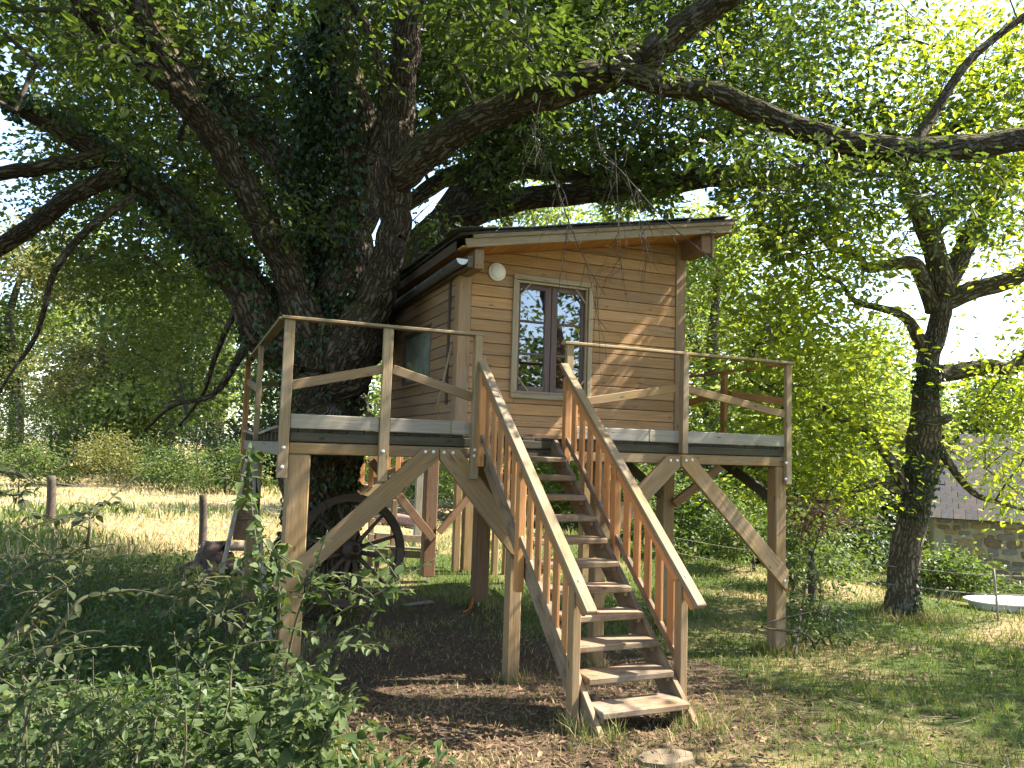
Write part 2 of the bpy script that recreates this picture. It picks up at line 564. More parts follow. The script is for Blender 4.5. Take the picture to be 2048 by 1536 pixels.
def prism(name, poly, thick, mat, parent, W, bev=0.004, axis2=None):
    """poly (ccw) in local X-Z, front face at y=0 (toward -Y), back at y=thick. W: frame. axis2: grain direction in poly plane"""
    poly = [np.array(p, float) for p in poly]
    area = sum(poly[i - 1][0] * poly[i][1] - poly[i][0] * poly[i - 1][1] for i in range(len(poly)))
    if area < 0:
        poly = poly[::-1]
    c = sum(poly) / len(poly)
    ang = 0.0
    if axis2 is not None:
        ang = math.atan2(axis2[1], axis2[0])
    ca, sa = math.cos(-ang), math.sin(-ang)
    loc = [np.array([(p - c)[0] * ca - (p - c)[1] * sa, (p - c)[0] * sa + (p - c)[1] * ca]) for p in poly]
    ins = inset(loc, bev)
    n = len(loc)
    V = [(p[0], 0.0, p[1]) for p in ins] + [(p[0], bev, p[1]) for p in loc] + [(p[0], thick, p[1]) for p in loc]
    F = [list(range(n)), [2 * n + i for i in reversed(range(n))]]
    for i in range(n):
        j = (i + 1) % n
        F.append([i, n + i, n + j, j])
        F.append([n + i, 2 * n + i, 2 * n + j, n + j])
    me = bpy.data.meshes.new(name)
    me.from_pydata([tuple(float(q) for q in v) for v in V], [], F)
    bm = bmesh.new()
    bm.from_mesh(me)
    bmesh.ops.recalc_face_normals(bm, faces=bm.faces)
    bm.to_mesh(me)
    bm.free()
    T = W @ Matrix.Translation((float(c[0]), 0, float(c[1]))) @ Matrix.Rotation(-ang, 4, 'Y')
    return obj(name, me, M[mat], parent, T)


def tube(path, rad, sides=8, lump=0.0, seed=0, cap=True):
    P = np.asarray(path, float)
    n = len(P)
    r = np.asarray(rad, float) * np.ones(n)
    T = np.gradient(P, axis=0)
    T /= np.linalg.norm(T, axis=1)[:, None] + 1e-9
    a = np.array([0.3, 0.5, 0.8]) if abs(T[0] @ np.array([0.3, 0.5, 0.8])) < 0.9 else np.array([1.0, 0, 0])
    u = np.cross(T[0], a)
    u /= np.linalg.norm(u)
    ang = np.linspace(0, 2 * math.pi, sides, endpoint=False)
    V = np.zeros((n, sides, 3))
    L = np.concatenate([[0], np.cumsum(np.linalg.norm(np.diff(P, axis=0), axis=1))])
    rs = np.random.default_rng(seed)
    ph = rs.uniform(0, 6.28, 6)
    rid = rs.normal(size=sides)
    for i in range(n):
        u = u - T[i] * (u @ T[i])
        u /= np.linalg.norm(u) + 1e-9
        w = np.cross(T[i], u)
        rr = np.full(sides, r[i])
        if lump:
            rr = rr * (1 + lump * (np.sin(2 * ang + ph[0] + L[i] * 1.3) * 0.5 + np.sin(3 * ang + ph[1] - L[i] * 2.1) * 0.4 + np.sin(5 * ang + ph[2] + L[i] * 3.7) * 0.25 + np.sin(ph[3] + L[i] * 2.9) * 0.5 + np.sin(9 * ang + ph[4] + L[i] * 5) * 0.15))
        if lump and sides >= 14:
            rr = rr * (1 + rid * 0.035 + rs.normal(size=sides) * 0.018)
        V[i] = P[i] + (np.cos(ang)[:, None] * u + np.sin(ang)[:, None] * w) * rr[:, None]
    i, j = np.meshgrid(np.arange(n - 1), np.arange(sides), indexing='ij')
    j2 = (j + 1) % sides
    F = np.stack([i * sides + j, i * sides + j2, (i + 1) * sides + j2, (i + 1) * sides + j], -1).reshape(-1, 4)
    circ = 2 * math.pi * float(np.mean(r))
    uu = np.stack([j / sides * circ, (j + 1) / sides * circ, (j + 1) / sides * circ, j / sides * circ], -1).reshape(-1, 4)
    vv = np.stack([L[i], L[i], L[i + 1], L[i + 1]], -1).reshape(-1, 4)
    UV = np.stack([uu, vv], -1).reshape(-1, 2)
    V = V.reshape(-1, 3)
    return V, F, UV


def merge(parts):
    Vs, Fs, Us = [], [], []
    o = 0
    for V, F, U in parts:
        Vs.append(V)
        Fs.append(F + o)
        Us.append(U)
        o += len(V)
    return np.vstack(Vs), np.vstack(Fs), np.vstack(Us)


def tube_obj(name, path, rad, mat, parent=None, sides=8, lump=0.0, seed=0, sub=0):
    P = np.asarray(path, float)
    r = np.asarray(rad, float) * np.ones(len(P))
    if sub:
        P, r = spline(P, r, sub)
    V, F, U = tube(P, r, sides, lump, seed)
    c = P[0].copy()
    me = np_mesh(name, V - c, F, U)
    bm = bmesh.new()
    bm.from_mesh(me)
    bmesh.ops.holes_fill(bm, edges=bm.edges[:], sides=0)
    bm.to_mesh(me)
    bm.free()
    return obj(name, me, M[mat], parent, Matrix.Translation(Vector(c)))


def spline(P, r, k):
    """Catmull-Rom through P with k steps per span"""
    n = len(P)
    Q, R = [], []
    for i in range(n - 1):
        p0 = P[max(i - 1, 0)]
        p1, p2 = P[i], P[i + 1]
        p3 = P[min(i + 2, n - 1)]
        for t in np.linspace(0, 1, k, endpoint=False):
            Q.append(0.5 * ((2 * p1) + (-p0 + p2) * t + (2 * p0 - 5 * p1 + 4 * p2 - p3) * t * t + (-p0 + 3 * p1 - 3 * p2 + p3) * t ** 3))
            R.append(r[i] * (1 - t) + r[i + 1] * t)
    Q.append(P[-1])
    R.append(r[-1])
    return np.array(Q), np.array(R)


LEAF = {
    'kite': (np.array([[0, 0, 0], [0.5, 0.5, 0.10], [1, 0, -0.06], [0.5, -0.5, 0.10]]), np.array([[0, 1, 2], [0, 2, 3]])),
    'oval': (np.array([[0, 0, 0], [0.3, 0.44, 0.10], [0.72, 0.36, 0.06], [1, 0, -0.10], [0.72, -0.36, 0.06], [0.3, -0.44, 0.10]]), np.array([[0, 1, 2, 3], [0, 3, 4, 5]])),
    'oak': (np.array([[0, 0, 0], [0.34, 0.40, 0.09], [0.5, 0.2, 0.03], [0.80, 0.46, 0.06], [1, 0, -0.10], [0.72, -0.42, 0.06], [0.5, -0.2, 0.03], [0.28, -0.38, 0.09]]),
            np.array([[0, 1, 2], [0, 2, 4], [2, 3, 4], [0, 4, 6], [0, 6, 7], [4, 5, 6]])),
    'quad': (np.array([[0, -0.5, 0], [1, -0.35, 0.08], [1.0, 0.4, 0], [0, 0.5, 0.06]]), np.array([[0, 1, 2, 3]])),
}


def leaves(name, P, D, U, L, W, shape, mat, parent=None, kind='stuff', W0=None):
    """P points, D direction along the leaf, U approximate normal, lengths L, widths W"""
    tv, tf = LEAF[shape]
    n = len(P)
    D = D / (np.linalg.norm(D, axis=1)[:, None] + 1e-9)
    S = np.cross(U, D)
    S /= np.linalg.norm(S, axis=1)[:, None] + 1e-9
    Nn = np.cross(D, S)
    V = P[:, None, :] + D[:, None, :] * (tv[None, :, 0:1] * L[:, None, None]) + S[:, None, :] * (tv[None, :, 1:2] * W[:, None, None]) + Nn[:, None, :] * (tv[None, :, 2:3] * W[:, None, None] * 1.6)
    F = tf[None] + (np.arange(n) * len(tv))[:, None, None]
    me = np_mesh(name, V.reshape(-1, 3), F.reshape(-1, tf.shape[1]), None, False)
    o = obj(name, me, M[mat], parent)
    if kind:
        o['kind'] = kind
    return o


def rand_unit(n):
    v = rng.normal(size=(n, 3))
    return v / np.linalg.norm(v, axis=1)[:, None]


def cluster_leaves(C, per, spread, lmin, lmax, wr, zbias=0.6, droop=0.25, keep=None):
    """leaf arrays for clusters at C"""
    n = len(C) * per
    off = rng.normal(size=(n, 3)) * spread * np.array([1, 1, 0.7])
    P = np.repeat(C, per, 0) + off
    bn_ = rand_unit(len(C))
    bn_[:, 2] = np.abs(bn_[:, 2]) + zbias
    U = np.repeat(bn_, per, 0) * 0.7 + rand_unit(n) * 0.75
    D = off / (spread * 1.5) + rand_unit(n) * 0.7
    D[:, 2] = D[:, 2] * 0.7 - droop
    L = rng.uniform(lmin, lmax, n) * np.repeat(rng.uniform(0.78, 1.22, len(C)), per)
    if keep is not None:
        kk = keep(P)
        P, U, D, L = P[kk], U[kk], D[kk], L[kk]
        n = len(P)
    return P, D, U, L, L * wr * rng.uniform(0.8, 1.2, n)


def grow(skel, srad, centers, r0=0.0035, step=0.4, sag=0.08):
    """branchlets joining every cluster centre to the skeleton; returns merged tubes"""
    pos = [np.asarray(skel, float)]
    A = np.vstack(pos)
    ns = len(A)
    cap = 20000
    nodes = np.zeros((cap, 3))
    nodes[:ns] = A
    par = np.full(cap, -1, int)
    cnt = ns
    d0 = np.array([np.min(((A - c) ** 2).sum(1)) for c in centers])
    order = np.argsort(d0)
    chains = []
    load = np.zeros(cap)
    for ci in order:
        c = centers[ci]
        q = nodes[:cnt]
        dd = np.sqrt(((q - c) ** 2).sum(1)) + np.maximum(0, q[:, 2] - c[2]) * 0.3
        k = int(np.argmin(dd))
        d = np.linalg.norm(nodes[k] - c)
        m = max(1, int(d / step))
        prev = k
        ch = [k]
        if cnt + m + 1 >= cap:
            break
        perp = rng.normal(size=3) * 0.09 * d
        for i in range(1, m + 1):
            t = i / m
            p = nodes[k] * (1 - t) + c * t + np.array([0, 0, 1]) * sag * d * math.sin(math.pi * t) + perp * math.sin(math.pi * t) + rng.normal(size=3) * 0.025
            nodes[cnt] = p if i < m else c
            par[cnt] = prev
            prev = cnt
            ch.append(cnt)
            cnt += 1
        chains.append(ch)
        j = prev
        while j >= ns:
            load[j] += 1
            j = par[j]
    parts = []
    for ch in chains:
        P = nodes[ch]
        r = r0 * np.sqrt(np.maximum(load[ch], 1) + 0.5)
        if ch[0] < ns:
            r[0] = min(r[1] * 1.3, srad[ch[0]] * 0.7) if len(ch) > 1 else r[0]
        r = np.maximum.accumulate(r[::-1])[::-1]
        parts.append(tube(P, r, 5 if r[0] > 0.012 else 3, cap=False))
    return merge(parts)


# ------------------------------------------------------------------ ground
def cover(x, y):
    """what the ground carries: (bare earth, dry straw, green) weights"""
    n1 = vnoise(x, y, 0.9, 0)
    n2 = vnoise(x, y, 2.6, 1)
    d = np.sqrt(((x - 1.8) / 2.6) ** 2 + ((y + 0.6) / 3.2) ** 2)
    bare = smooth(1.25, 0.55, d + 0.22 * n1 + 0.12 * n2)
    bare = np.maximum(bare, 0.75 * smooth(1.2, 0.6, np.sqrt(((x - 1.4) / 2.2) ** 2 + ((y - 3.2) / 1.9) ** 2) + 0.2 * n2))
    left = smooth(1.0, -0.6, x + 0.12 * np.minimum(y + 3, 3) + 0.3 * n1) * smooth(9.0, 7.2, y + 0.5 * n1)
    field = smooth(8, 11, y - 0.35 * x + 0.8 * n1) * smooth(4.0, 1.0, x - 0.25 * y)
    dry = np.clip(0.30 + 0.45 * n1 + 0.3 * n2, 0, 1)
    dry = np.maximum(dry, field)
    dry = dry * (1 - 0.85 * left)
    return bare, dry, left, field


def axis_coords(lo, hi, a, b, fine, grow_f=1.28):
    c = list(np.arange(a, b, fine))
    s = fine
    v = b
    while v < hi:
        c.append(v)
        s *= grow_f
        v += s
    c.append(hi)
    s = fine
    v = a
    pre = []
    while v > lo:
        s *= grow_f
        v -= s
        pre.append(max(v, lo))
    return np.array(pre[::-1] + c)


gx = axis_coords(-400, 400, -5, 14, 0.14)
gy = axis_coords(-300, 500, -6, 13, 0.14)
X, Y = np.meshgrid(gx, gy, indexing='xy')
Z = gz(X, Y)
nx, ny = len(gx), len(gy)
V = np.stack([X, Y, Z], -1).reshape(-1, 3)
i, j = np.meshgrid(np.arange(ny - 1), np.arange(nx - 1), indexing='ij')
F = np.stack([i * nx + j, i * nx + j + 1, (i + 1) * nx + j + 1, (i + 1) * nx + j], -1).reshape(-1, 4)
gme = np_mesh('ground', V, F)
bare, dry, left, field = cover(V[:, 0], V[:, 1])
at = gme.attributes.new('cover', 'FLOAT_COLOR', 'POINT')
at.data.foreach_set('color', np.stack([bare, dry, left, field], -1).astype(np.float32).ravel())
m, nt, out = new_mat('ground_earth')
an = nt.nodes.new('ShaderNodeAttribute')
an.attribute_name = 'cover'
sp = nt.nodes.new('ShaderNodeSeparateColor')
nt.links.new(an.outputs['Color'], sp.inputs[0])
tc = nt.nodes.new('ShaderNodeTexCoord')
n1 = noise(nt, tc.outputs['Object'], 9, 6, 0.7)
n2 = noise(nt, tc.outputs['Object'], 45, 5, 0.7)
n3 = noise(nt, tc.outputs['Object'], 1.4, 4, 0.6)
earth = ramp(nt, n2, [(0.3, (0.055, 0.038, 0.024)), (0.55, (0.115, 0.078, 0.05)), (0.75, (0.20, 0.145, 0.095))])
straw = ramp(nt, n2, [(0.3, (0.16, 0.11, 0.05)), (0.6, (0.34, 0.26, 0.13)), (0.8, (0.46, 0.37, 0.20))])
green = ramp(nt, n2, [(0.3, (0.035, 0.05, 0.014)), (0.6, (0.075, 0.105, 0.026)), (0.8, (0.14, 0.16, 0.05))])
fd = ramp(nt, mathn(nt, 'ADD', mathn(nt, 'MULTIPLY', mathn(nt, 'SUBTRACT', n1, 0.5), 1.1), sp.outputs[1]), [(0.35, (0, 0, 0)), (0.75, (1, 1, 1))])
c = mixc(nt, fd, green, straw)
c = mixc(nt, sp.outputs[2], c, mixc(nt, n1, green, earth))
fb = ramp(nt, mathn(nt, 'ADD', mathn(nt, 'MULTIPLY', mathn(nt, 'SUBTRACT', n1, 0.5), 1.0), sp.outputs[0]), [(0.3, (0, 0, 0)), (0.7, (1, 1, 1))])
c = mixc(nt, fb, c, earth)
principled(nt, out, c, 0.95, bump(nt, mathn(nt, 'ADD', n2, n1), 0.9, 0.03), 0.1)
ground = obj('ground', gme, m)
tag(ground, kind='structure')

# ================================================================== CABIN
HD = 2.31                       # deck level
WX0, WX1, WY0, WY1 = 1.90, 4.79, 0.90, 4.35
SL = 0.186


def zroof(x):                   # underside of the roof boards
    return 4.235 + SL * (x - 1.79)


cabin = thing('cabin', (3.3, 2.6, HD), 'small honey coloured wooden cabin with lean-to roof on the raised platform', 'cabin')
FRONT = Matrix(((1, 0, 0, 0), (0, 1, 0, WY0), (0, 0, 1, 0), (0, 0, 0, 1)))
LEFT = Matrix(((0, 1, 0, WX0), (-1, 0, 0, 0), (0, 0, 1, 0), (0, 0, 0, 1)))      # local X = -y
RIGHT = Matrix(((0, -1, 0, WX1), (1, 0, 0, 0), (0, 0, 1, 0), (0, 0, 0, 1)))     # local X = +y
BACK = Matrix(((-1, 0, 0, 0), (0, -1, 0, WY1), (0, 0, 1, 0), (0, 0, 0, 1)))     # local X = -x


def clip_top(poly, a, b):
    """keep the part below z = a + b*u"""
    res = []
    n = len(poly)
    for i in range(n):
        p, q = poly[i], poly[(i + 1) % n]
        fp = p[1] - (a + b * p[0])
        fq = q[1] - (a + b * q[0])
        if fp <= 0:
            res.append(p)
        if fp * fq < 0:
            t = fp / (fp - fq)
            res.append((p[0] + (q[0] - p[0]) * t, p[1] + (q[1] - p[1]) * t))
    return res


def wall(name, W, u0, u1, z0, top, holes, mat, pitch=0.128, thick=0.022):
    """boarded wall: an inner panel with the boards as its pieces"""
    a, b = top
    bm = bmesh.new()
    us = sorted({u0, u1} | {h[0] for h in holes} | {h[1] for h in holes})
    for k in range(len(us) - 1):
        ua, ub = us[k], us[k + 1]
        h = [x for x in holes if x[0] <= ua + 1e-6 and x[1] >= ub - 1e-6]
        segs = [((z0, z0), (h[0][2], h[0][2])), ((h[0][3], h[0][3]), (a + b * ua, a + b * ub))] if h else [((z0, z0), (a + b * ua, a + b * ub))]
        for (la, lb), (ha, hb) in segs:
            vs_ = [bm.verts.new(p) for p in ((ua, thick + 0.002, la), (ub, thick + 0.002, lb), (ub, thick + 0.002, hb), (ua, thick + 0.002, ha))]
            vb = [bm.verts.new((v.co.x, thick + 0.05, v.co.z)) for v in vs_]
            bm.faces.new(vs_)
            bm.faces.new(vb[::-1])
            for i in range(4):
                bm.faces.new((vs_[i], vb[i], vb[(i + 1) % 4], vs_[(i + 1) % 4]))
    bmesh.ops.recalc_face_normals(bm, faces=bm.faces)
    me = bpy.data.meshes.new(name)
    bm.to_mesh(me)
    bm.free()
    panel = obj(name, me, M['inside'], cabin, W)
    z = z0
    zmax = max(a + b * u0, a + b * u1)
    while z < zmax - 0.02:
        za, zb = z + 0.002, z + pitch - 0.005
        pieces = []
        hs = [h for h in holes if h[2] < zb and h[3] > za]
        if not hs:
            pieces = [(u0, u1, za, zb)]
        else:
            h = hs[0]
            pieces = [(u0, h[0], za, zb), (h[1], u1, za, zb)]
            if h[2] > za + 0.01:
                pieces.append((h[0] + 0.002, h[1] - 0.002, za, h[2]))
            if h[3] < zb - 0.01:
                pieces.append((h[0] + 0.002, h[1] - 0.002, h[3], zb))
        cut = []
        for ua, ub, la, lb in pieces:
            if ub - ua > 1.3 and random.random() < 0.45:
                s = random.uniform(ua + 0.4, ub - 0.4)
                cut += [(ua, s - 0.001, la, lb), (s + 0.001, ub, la, lb)]
            else:
                cut.append((ua, ub, la, lb))
        for ua, ub, la, lb in cut:
            p = clip_top([(ua, la), (ub, la), (ub, lb), (ua, lb)], a, b)
            if len(p) >= 3 and ub - ua > 0.02 and max(q[1] for q in p) - la > 0.012:
                j = random.uniform(-0.0012, 0.0012)
                prism('plank', p, thick, mat, panel, W @ Matrix.Translation((0, j, 0)), 0.0045)
        z += pitch
    return panel


tl = zroof(0)
WIN = (2.56, 3.47, 2.80, 4.08)
wall('front_wall', FRONT, WX0 + 0.13, WX1 - 0.13, HD, (tl - 0.002, SL), [WIN], 'cladding')
SW = (-3.22, -1.92, 2.97, 3.66)
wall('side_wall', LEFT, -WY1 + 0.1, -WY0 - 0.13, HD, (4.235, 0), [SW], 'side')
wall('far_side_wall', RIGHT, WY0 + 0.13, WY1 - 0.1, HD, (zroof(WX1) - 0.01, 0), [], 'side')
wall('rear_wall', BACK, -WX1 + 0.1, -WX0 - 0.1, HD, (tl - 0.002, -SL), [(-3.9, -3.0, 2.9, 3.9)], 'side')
# corner posts, 15 mm proud of the boards
for (x0, x1, y0, y1) in ((WX0 - 0.015, WX0 + 0.128, WY0 - 0.015, WY0 + 0.128), (WX1 - 0.128, WX1 + 0.015, WY0 - 0.015, WY0 + 0.128),
                         (WX0 - 0.015, WX0 + 0.098, WY1 - 0.098, WY1 + 0.015), (WX1 - 0.098, WX1 + 0.015, WY1 - 0.098, WY1 + 0.015)):
    block('corner_post', (x0, y0, HD - 0.004), (x1, y1, zroof(x0) - 0.004), 'corner', cabin, 'z', 0.006)
block('base_batten', (WX0 + 0.14, WY0 - 0.012, HD + 0.002), (WX1 - 0.14, WY0 - 0.001, HD + 0.05), 'red', cabin)
block('interior_floor', (WX0 + 0.1, WY0 + 0.1, HD + 0.004), (WX1 - 0.1, WY1 - 0.1, HD + 0.03), 'inside', cabin)

# front window
win = block('window', (WIN[0] + 0.002, WY0 + 0.084, WIN[2] + 0.002), (WIN[1] - 0.002, WY0 + 0.088, WIN[2] + 0.02), 'sash', cabin)
x0, x1, z0, z1 = WIN
for (a, b, c_, d, al) in ((x0 - 0.045, x1 + 0.045, z0 - 0.05, z0 + 0.005, 'x'), (x0 - 0.045, x1 + 0.045, z1 - 0.005, z1 + 0.05, 'x'),
                          (x0 - 0.045, x0 + 0.008, z0 + 0.006, z1 - 0.006, 'z'), (x1 - 0.008, x1 + 0.045, z0 + 0.006, z1 - 0.006, 'z')):
    block('trim_board', (a, WY0 - 0.028, c_), (b, WY0 - 0.001, d), 'trim', win, al)
for (a, b, c_, d, al) in ((x0 + 0.01, x1 - 0.01, z0 + 0.007, z0 + 0.035, 'x'), (x0 + 0.01, x1 - 0.01, z1 - 0.035, z1 - 0.007, 'x'),
                          (x0 + 0.010, x0 + 0.036, z0 + 0.036, z1 - 0.036, 'z'), (x1 - 0.036, x1 - 0.010, z0 + 0.036, z1 - 0.036, 'z')):
    block('inner_frame', (a, WY0 - 0.006, c_), (b, WY0 + 0.03, d), 'trim', win, al)
q = 0.135
for sx, sz in ((0, 0), (1, 0), (0, 1), (1, 1)):
    xa = x0 + 0.036 if sx == 0 else x1 - 0.036
    za = z0 + 0.036 if sz == 0 else z1 - 0.036
    dx, dz = (q if sx == 0 else -q), (q * 1.15 if sz == 0 else -q * 1.15)
    timber('corner_brace', (xa + dx, WY0 + 0.006, za), (xa, WY0 + 0.006, za + dz), 0.016, 0.024, 'trim', win, (0, -1, 0), 0.003)
mid = (x0 + x1) / 2
for k, (a, b) in enumerate(((x0 + 0.03, mid - 0.004), (mid + 0.004, x1 - 0.03))):
    ya, yb = WY0 + 0.04, WY0 + 0.082
    lo, hi = z0 + 0.03, z1 - 0.03
    stl, str_ = (0.045, 0.075) if k == 0 else (0.075, 0.045)
    block('sash_stile', (a, ya, lo), (a + stl, yb, hi), 'sash', win, 'z')
    block('sash_stile', (b - str_, ya, lo), (b, yb, hi), 'sash', win, 'z')
    pa, pb = a + stl, b - str_
    block('sash_rail', (pa, ya + 0.002, lo), (pb, yb - 0.002, lo + 0.06), 'sash', win)
    block('sash_rail', (pa, ya + 0.002, hi - 0.06), (pb, yb - 0.002, hi), 'sash', win)
    g0, g1 = lo + 0.06, hi - 0.06
    for t in (1 / 3, 2 / 3):
        zc = g0 + (g1 - g0) * t
        block('glazing_bar', (pa, ya + 0.004, zc - 0.014), (pb, yb - 0.004, zc + 0.014), 'sash', win)
    for t in range(3):
        za = g0 + (g1 - g0) * t / 3 + (0.014 if t else 0)
        zb = g0 + (g1 - g0) * (t + 1) / 3 - (0.014 if t < 2 else 0)
        block('pane', (pa + 0.001, ya + 0.018, za + 0.001), (pb - 0.001, ya + 0.022, zb - 0.001), 'glass', win, 'x', 0)
# side window
sw = prism('side_window', [(SW[0], SW[2] - 0.03), (SW[1], SW[2] - 0.03), (SW[1], SW[2] - 0.001), (SW[0], SW[2] - 0.001)], 0.05, 'corner', cabin, LEFT @ Matrix.Translation((0, -0.03, 0)))
for p, sx in (([(SW[0] + 0.001, SW[2]), (SW[0] + 0.05, SW[2]), (SW[0] + 0.05, SW[3]), (SW[0] + 0.001, SW[3])], 0), ([(SW[1] - 0.05, SW[2]), (SW[1] - 0.001, SW[2]), (SW[1] - 0.001, SW[3]), (SW[1] - 0.05, SW[3])], 0),
              ([(SW[0] + 0.051, SW[3] - 0.05), (SW[1] - 0.051, SW[3] - 0.05), (SW[1] - 0.051, SW[3] - 0.001), (SW[0] + 0.051, SW[3] - 0.001)], 0),
              ([(SW[0] + 0.051, SW[2] + 0.001), (SW[1] - 0.051, SW[2] + 0.001), (SW[1] - 0.051, SW[2] + 0.045), (SW[0] + 0.051, SW[2] + 0.045)], 0)):
    prism('frame', p, 0.06, 'ledge', sw, LEFT @ Matrix.Translation((0, 0.004, 0)), 0.003)
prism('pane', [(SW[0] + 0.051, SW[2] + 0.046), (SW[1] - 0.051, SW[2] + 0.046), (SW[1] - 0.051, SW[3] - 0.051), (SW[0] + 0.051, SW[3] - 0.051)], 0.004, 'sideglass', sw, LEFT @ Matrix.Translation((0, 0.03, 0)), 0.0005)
prism('refl_panel', [(SW[0] + 0.03, SW[2] + 0.03), (SW[1] - 0.03, SW[2] + 0.03), (SW[1] - 0.03, SW[3] - 0.03), (SW[0] + 0.03, SW[3] - 0.03)], 0.006, 'refl_panel', sw, LEFT @ Matrix.Translation((0, 0.066, 0)), 0.001)  # added pale panel, makes the pane look as if it mirrors greenery
prism('shutter_batten', [(-1.24, HD + 0.35), (-1.19, HD + 0.35), (-1.19, 4.2), (-1.24, 4.2)], 0.02, 'ledge', cabin, LEFT @ Matrix.Translation((0, -0.022, 0)))


def lathe(name, prof, mat, parent, W, seg=28, fill=True):
    """prof: list of (radius, height) turned about local Z"""
    n = len(prof)
    ang = np.linspace(0, 2 * math.pi, seg, endpoint=False)
    V = np.array([[(r * math.cos(a), r * math.sin(a), h) for a in ang] for r, h in prof]).reshape(-1, 3)
    F = [[i * seg + j, i * seg + (j + 1) % seg, (i + 1) * seg + (j + 1) % seg, (i + 1) * seg + j] for i in range(n - 1) for j in range(seg)]
    me = np_mesh(name, V, np.array(F))
    bm = bmesh.new()
    bm.from_mesh(me)
    if fill:
        bmesh.ops.holes_fill(bm, edges=bm.edges[:], sides=0)
    bmesh.ops.recalc_face_normals(bm, faces=bm.faces)
    bm.to_mesh(me)
    bm.free()
    return obj(name, me, M[mat], parent, W)


# bulkhead lamp
LW = Matrix.Translation((2.315, WY0 - 0.001, 4.125)) @ Matrix.Rotation(math.radians(90), 4, 'X')
lamp = lathe('wall_lamp', [(0.100, 0.0), (0.103, 0.016), (0.098, 0.026), (0.084, 0.028)], 'lamprim', cabin, LW)
lathe('lamp_globe', [(0.083, 0.020), (0.079, 0.032), (0.066, 0.042), (0.045, 0.049), (0.02, 0.052), (0.004, 0.053)], 'lamp', lamp, LW)

# roof
RX0, RX1, RY0, RY1 = 1.74, 5.12, 0.44, 4.85
ra = math.atan(SL)
ux, uz = math.cos(ra), math.sin(ra)


def rp(x, y, dz):
    return (x - dz * uz, y, zroof(x) + dz * ux)


roof = prism('roof', [(RX0 - 0.03, zroof(RX0 - 0.03) + 0.120), (RX1 + 0.05, zroof(RX1 + 0.05) + 0.120), (RX1 + 0.05, zroof(RX1 + 0.05) + 0.150), (RX0 - 0.03, zroof(RX0 - 0.03) + 0.150)],
             RY1 - RY0 + 0.10, 'felt', cabin, Matrix.Translation((0, RY0 - 0.05, 0)), 0.006, (ux, uz))
nb = 27
for k in range(nb):
    xa = RX0 + 0.02 + (RX1 - RX0 - 0.04) * k / nb
    xb = RX0 + 0.02 + (RX1 - RX0 - 0.04) * (k + 1) / nb - 0.004
    xm = (xa + xb) / 2
    timber('soffit_board', rp(xm, RY0 + 0.004, 0.011), rp(xm, RY1 - 0.03, 0.011), (xb - xa) / ux, 0.02, 'soffit', roof, (-uz, 0, ux), 0.003)
timber('fascia_board', rp(RX0 + 0.05, RY0 - 0.014, 0.036), rp(RX1 - 0.01, RY0 - 0.014, 0.036), 0.026, 0.094, 'rail', roof, (-uz, 0, ux))
timber('fascia_board', rp(RX0 + 0.13, RY0 - 0.032, 0.098), rp(RX1 + 0.045, RY0 - 0.032, 0.098), 0.026, 0.045, 'rail', roof, (-uz, 0, ux))
timber('fascia_board', rp(RX1 + 0.004, RY0 + 0.004, 0.05), rp(RX1 + 0.004, RY1, 0.05), 0.024, 0.13, 'soffit', roof, (0, 0, 1))
timber('fascia_board', rp(RX0 + 0.004, RY0 + 0.16, 0.045), rp(RX0 + 0.004, RY1, 0.045), 0.024, 0.11, 'ledge', roof, (0, 0, 1))
for k in range(16):            # ragged slate edge and moss lumps along the low eave
    y = RY0 - 0.04 + k * 0.29
    timber('edge_slate', rp(RX0 - 0.06, y, 0.158 + random.uniform(0, 0.012)), rp(RX0 + 0.2, y + random.uniform(-0.01, 0.01), 0.160), 0.27, 0.014, 'felt', roof, (-uz, 0, ux), 0.003)
for k in range(13):
    x = RX0 + 0.02 + k * 0.265
    timber('edge_slate', rp(x, RY0 - 0.08, 0.160 + random.uniform(0, 0.012)), rp(x, RY0 + 0.2, 0.162), 0.255, 0.014, 'felt', roof, (-uz, 0, ux), 0.003, 0.006)
block('wall_plate', (1.90, RY0 + 0.02, 4.03), (2.0, WY0 - 0.016, 4.235), 'corner', cabin, 'y')
timber('wall_plate', (1.862, RY0 + 0.04, 4.10), (1.862, 4.4, 4.10), 0.07, 0.12, 'ledge', cabin)
block('purlin', (4.72, RY0 + 0.03, 4.56), (4.86, WY0 - 0.016, zroof(4.72) - 0.006), 'red', cabin, 'y')
block('purlin_cap', (4.868, RY0 + 0.028, 4.52), (4.90, RY0 + 0.10, zroof(4.87) - 0.006), 'rail', cabin, 'z')
# gutter: half round with hangers and end cap
gR, gxc, gzc = 0.062, 1.765, 4.115
prof = []
for t in np.linspace(math.pi, 2 * math.pi, 13):
    prof.append((gxc + gR * math.cos(t), gzc + gR * math.sin(t)))
for t in np.linspace(2 * math.pi, math.pi, 13):
    prof.append((gxc + (gR - 0.006) * math.cos(t), gzc + (gR - 0.006) * math.sin(t)))
ya, yb = 0.47, 4.75
V = np.array([(p[0], y, p[1] - 0.012 * (y - ya)) for y in (ya, yb) for p in prof])
n_ = len(prof)
F = np.array([[k, (k + 1) % n_, n_ + (k + 1) % n_, n_ + k] for k in range(n_)])
gut = obj('gutter', np_mesh('gutter', V, F), M['zinc'], cabin)
prism('end_cap', [(gxc + gR * math.cos(t), gzc + gR * math.sin(t)) for t in np.linspace(math.pi, 2 * math.pi, 13)], 0.004, 'zinccap', gut, Matrix.Translation((0, ya - 0.005, 0)), 0.001)
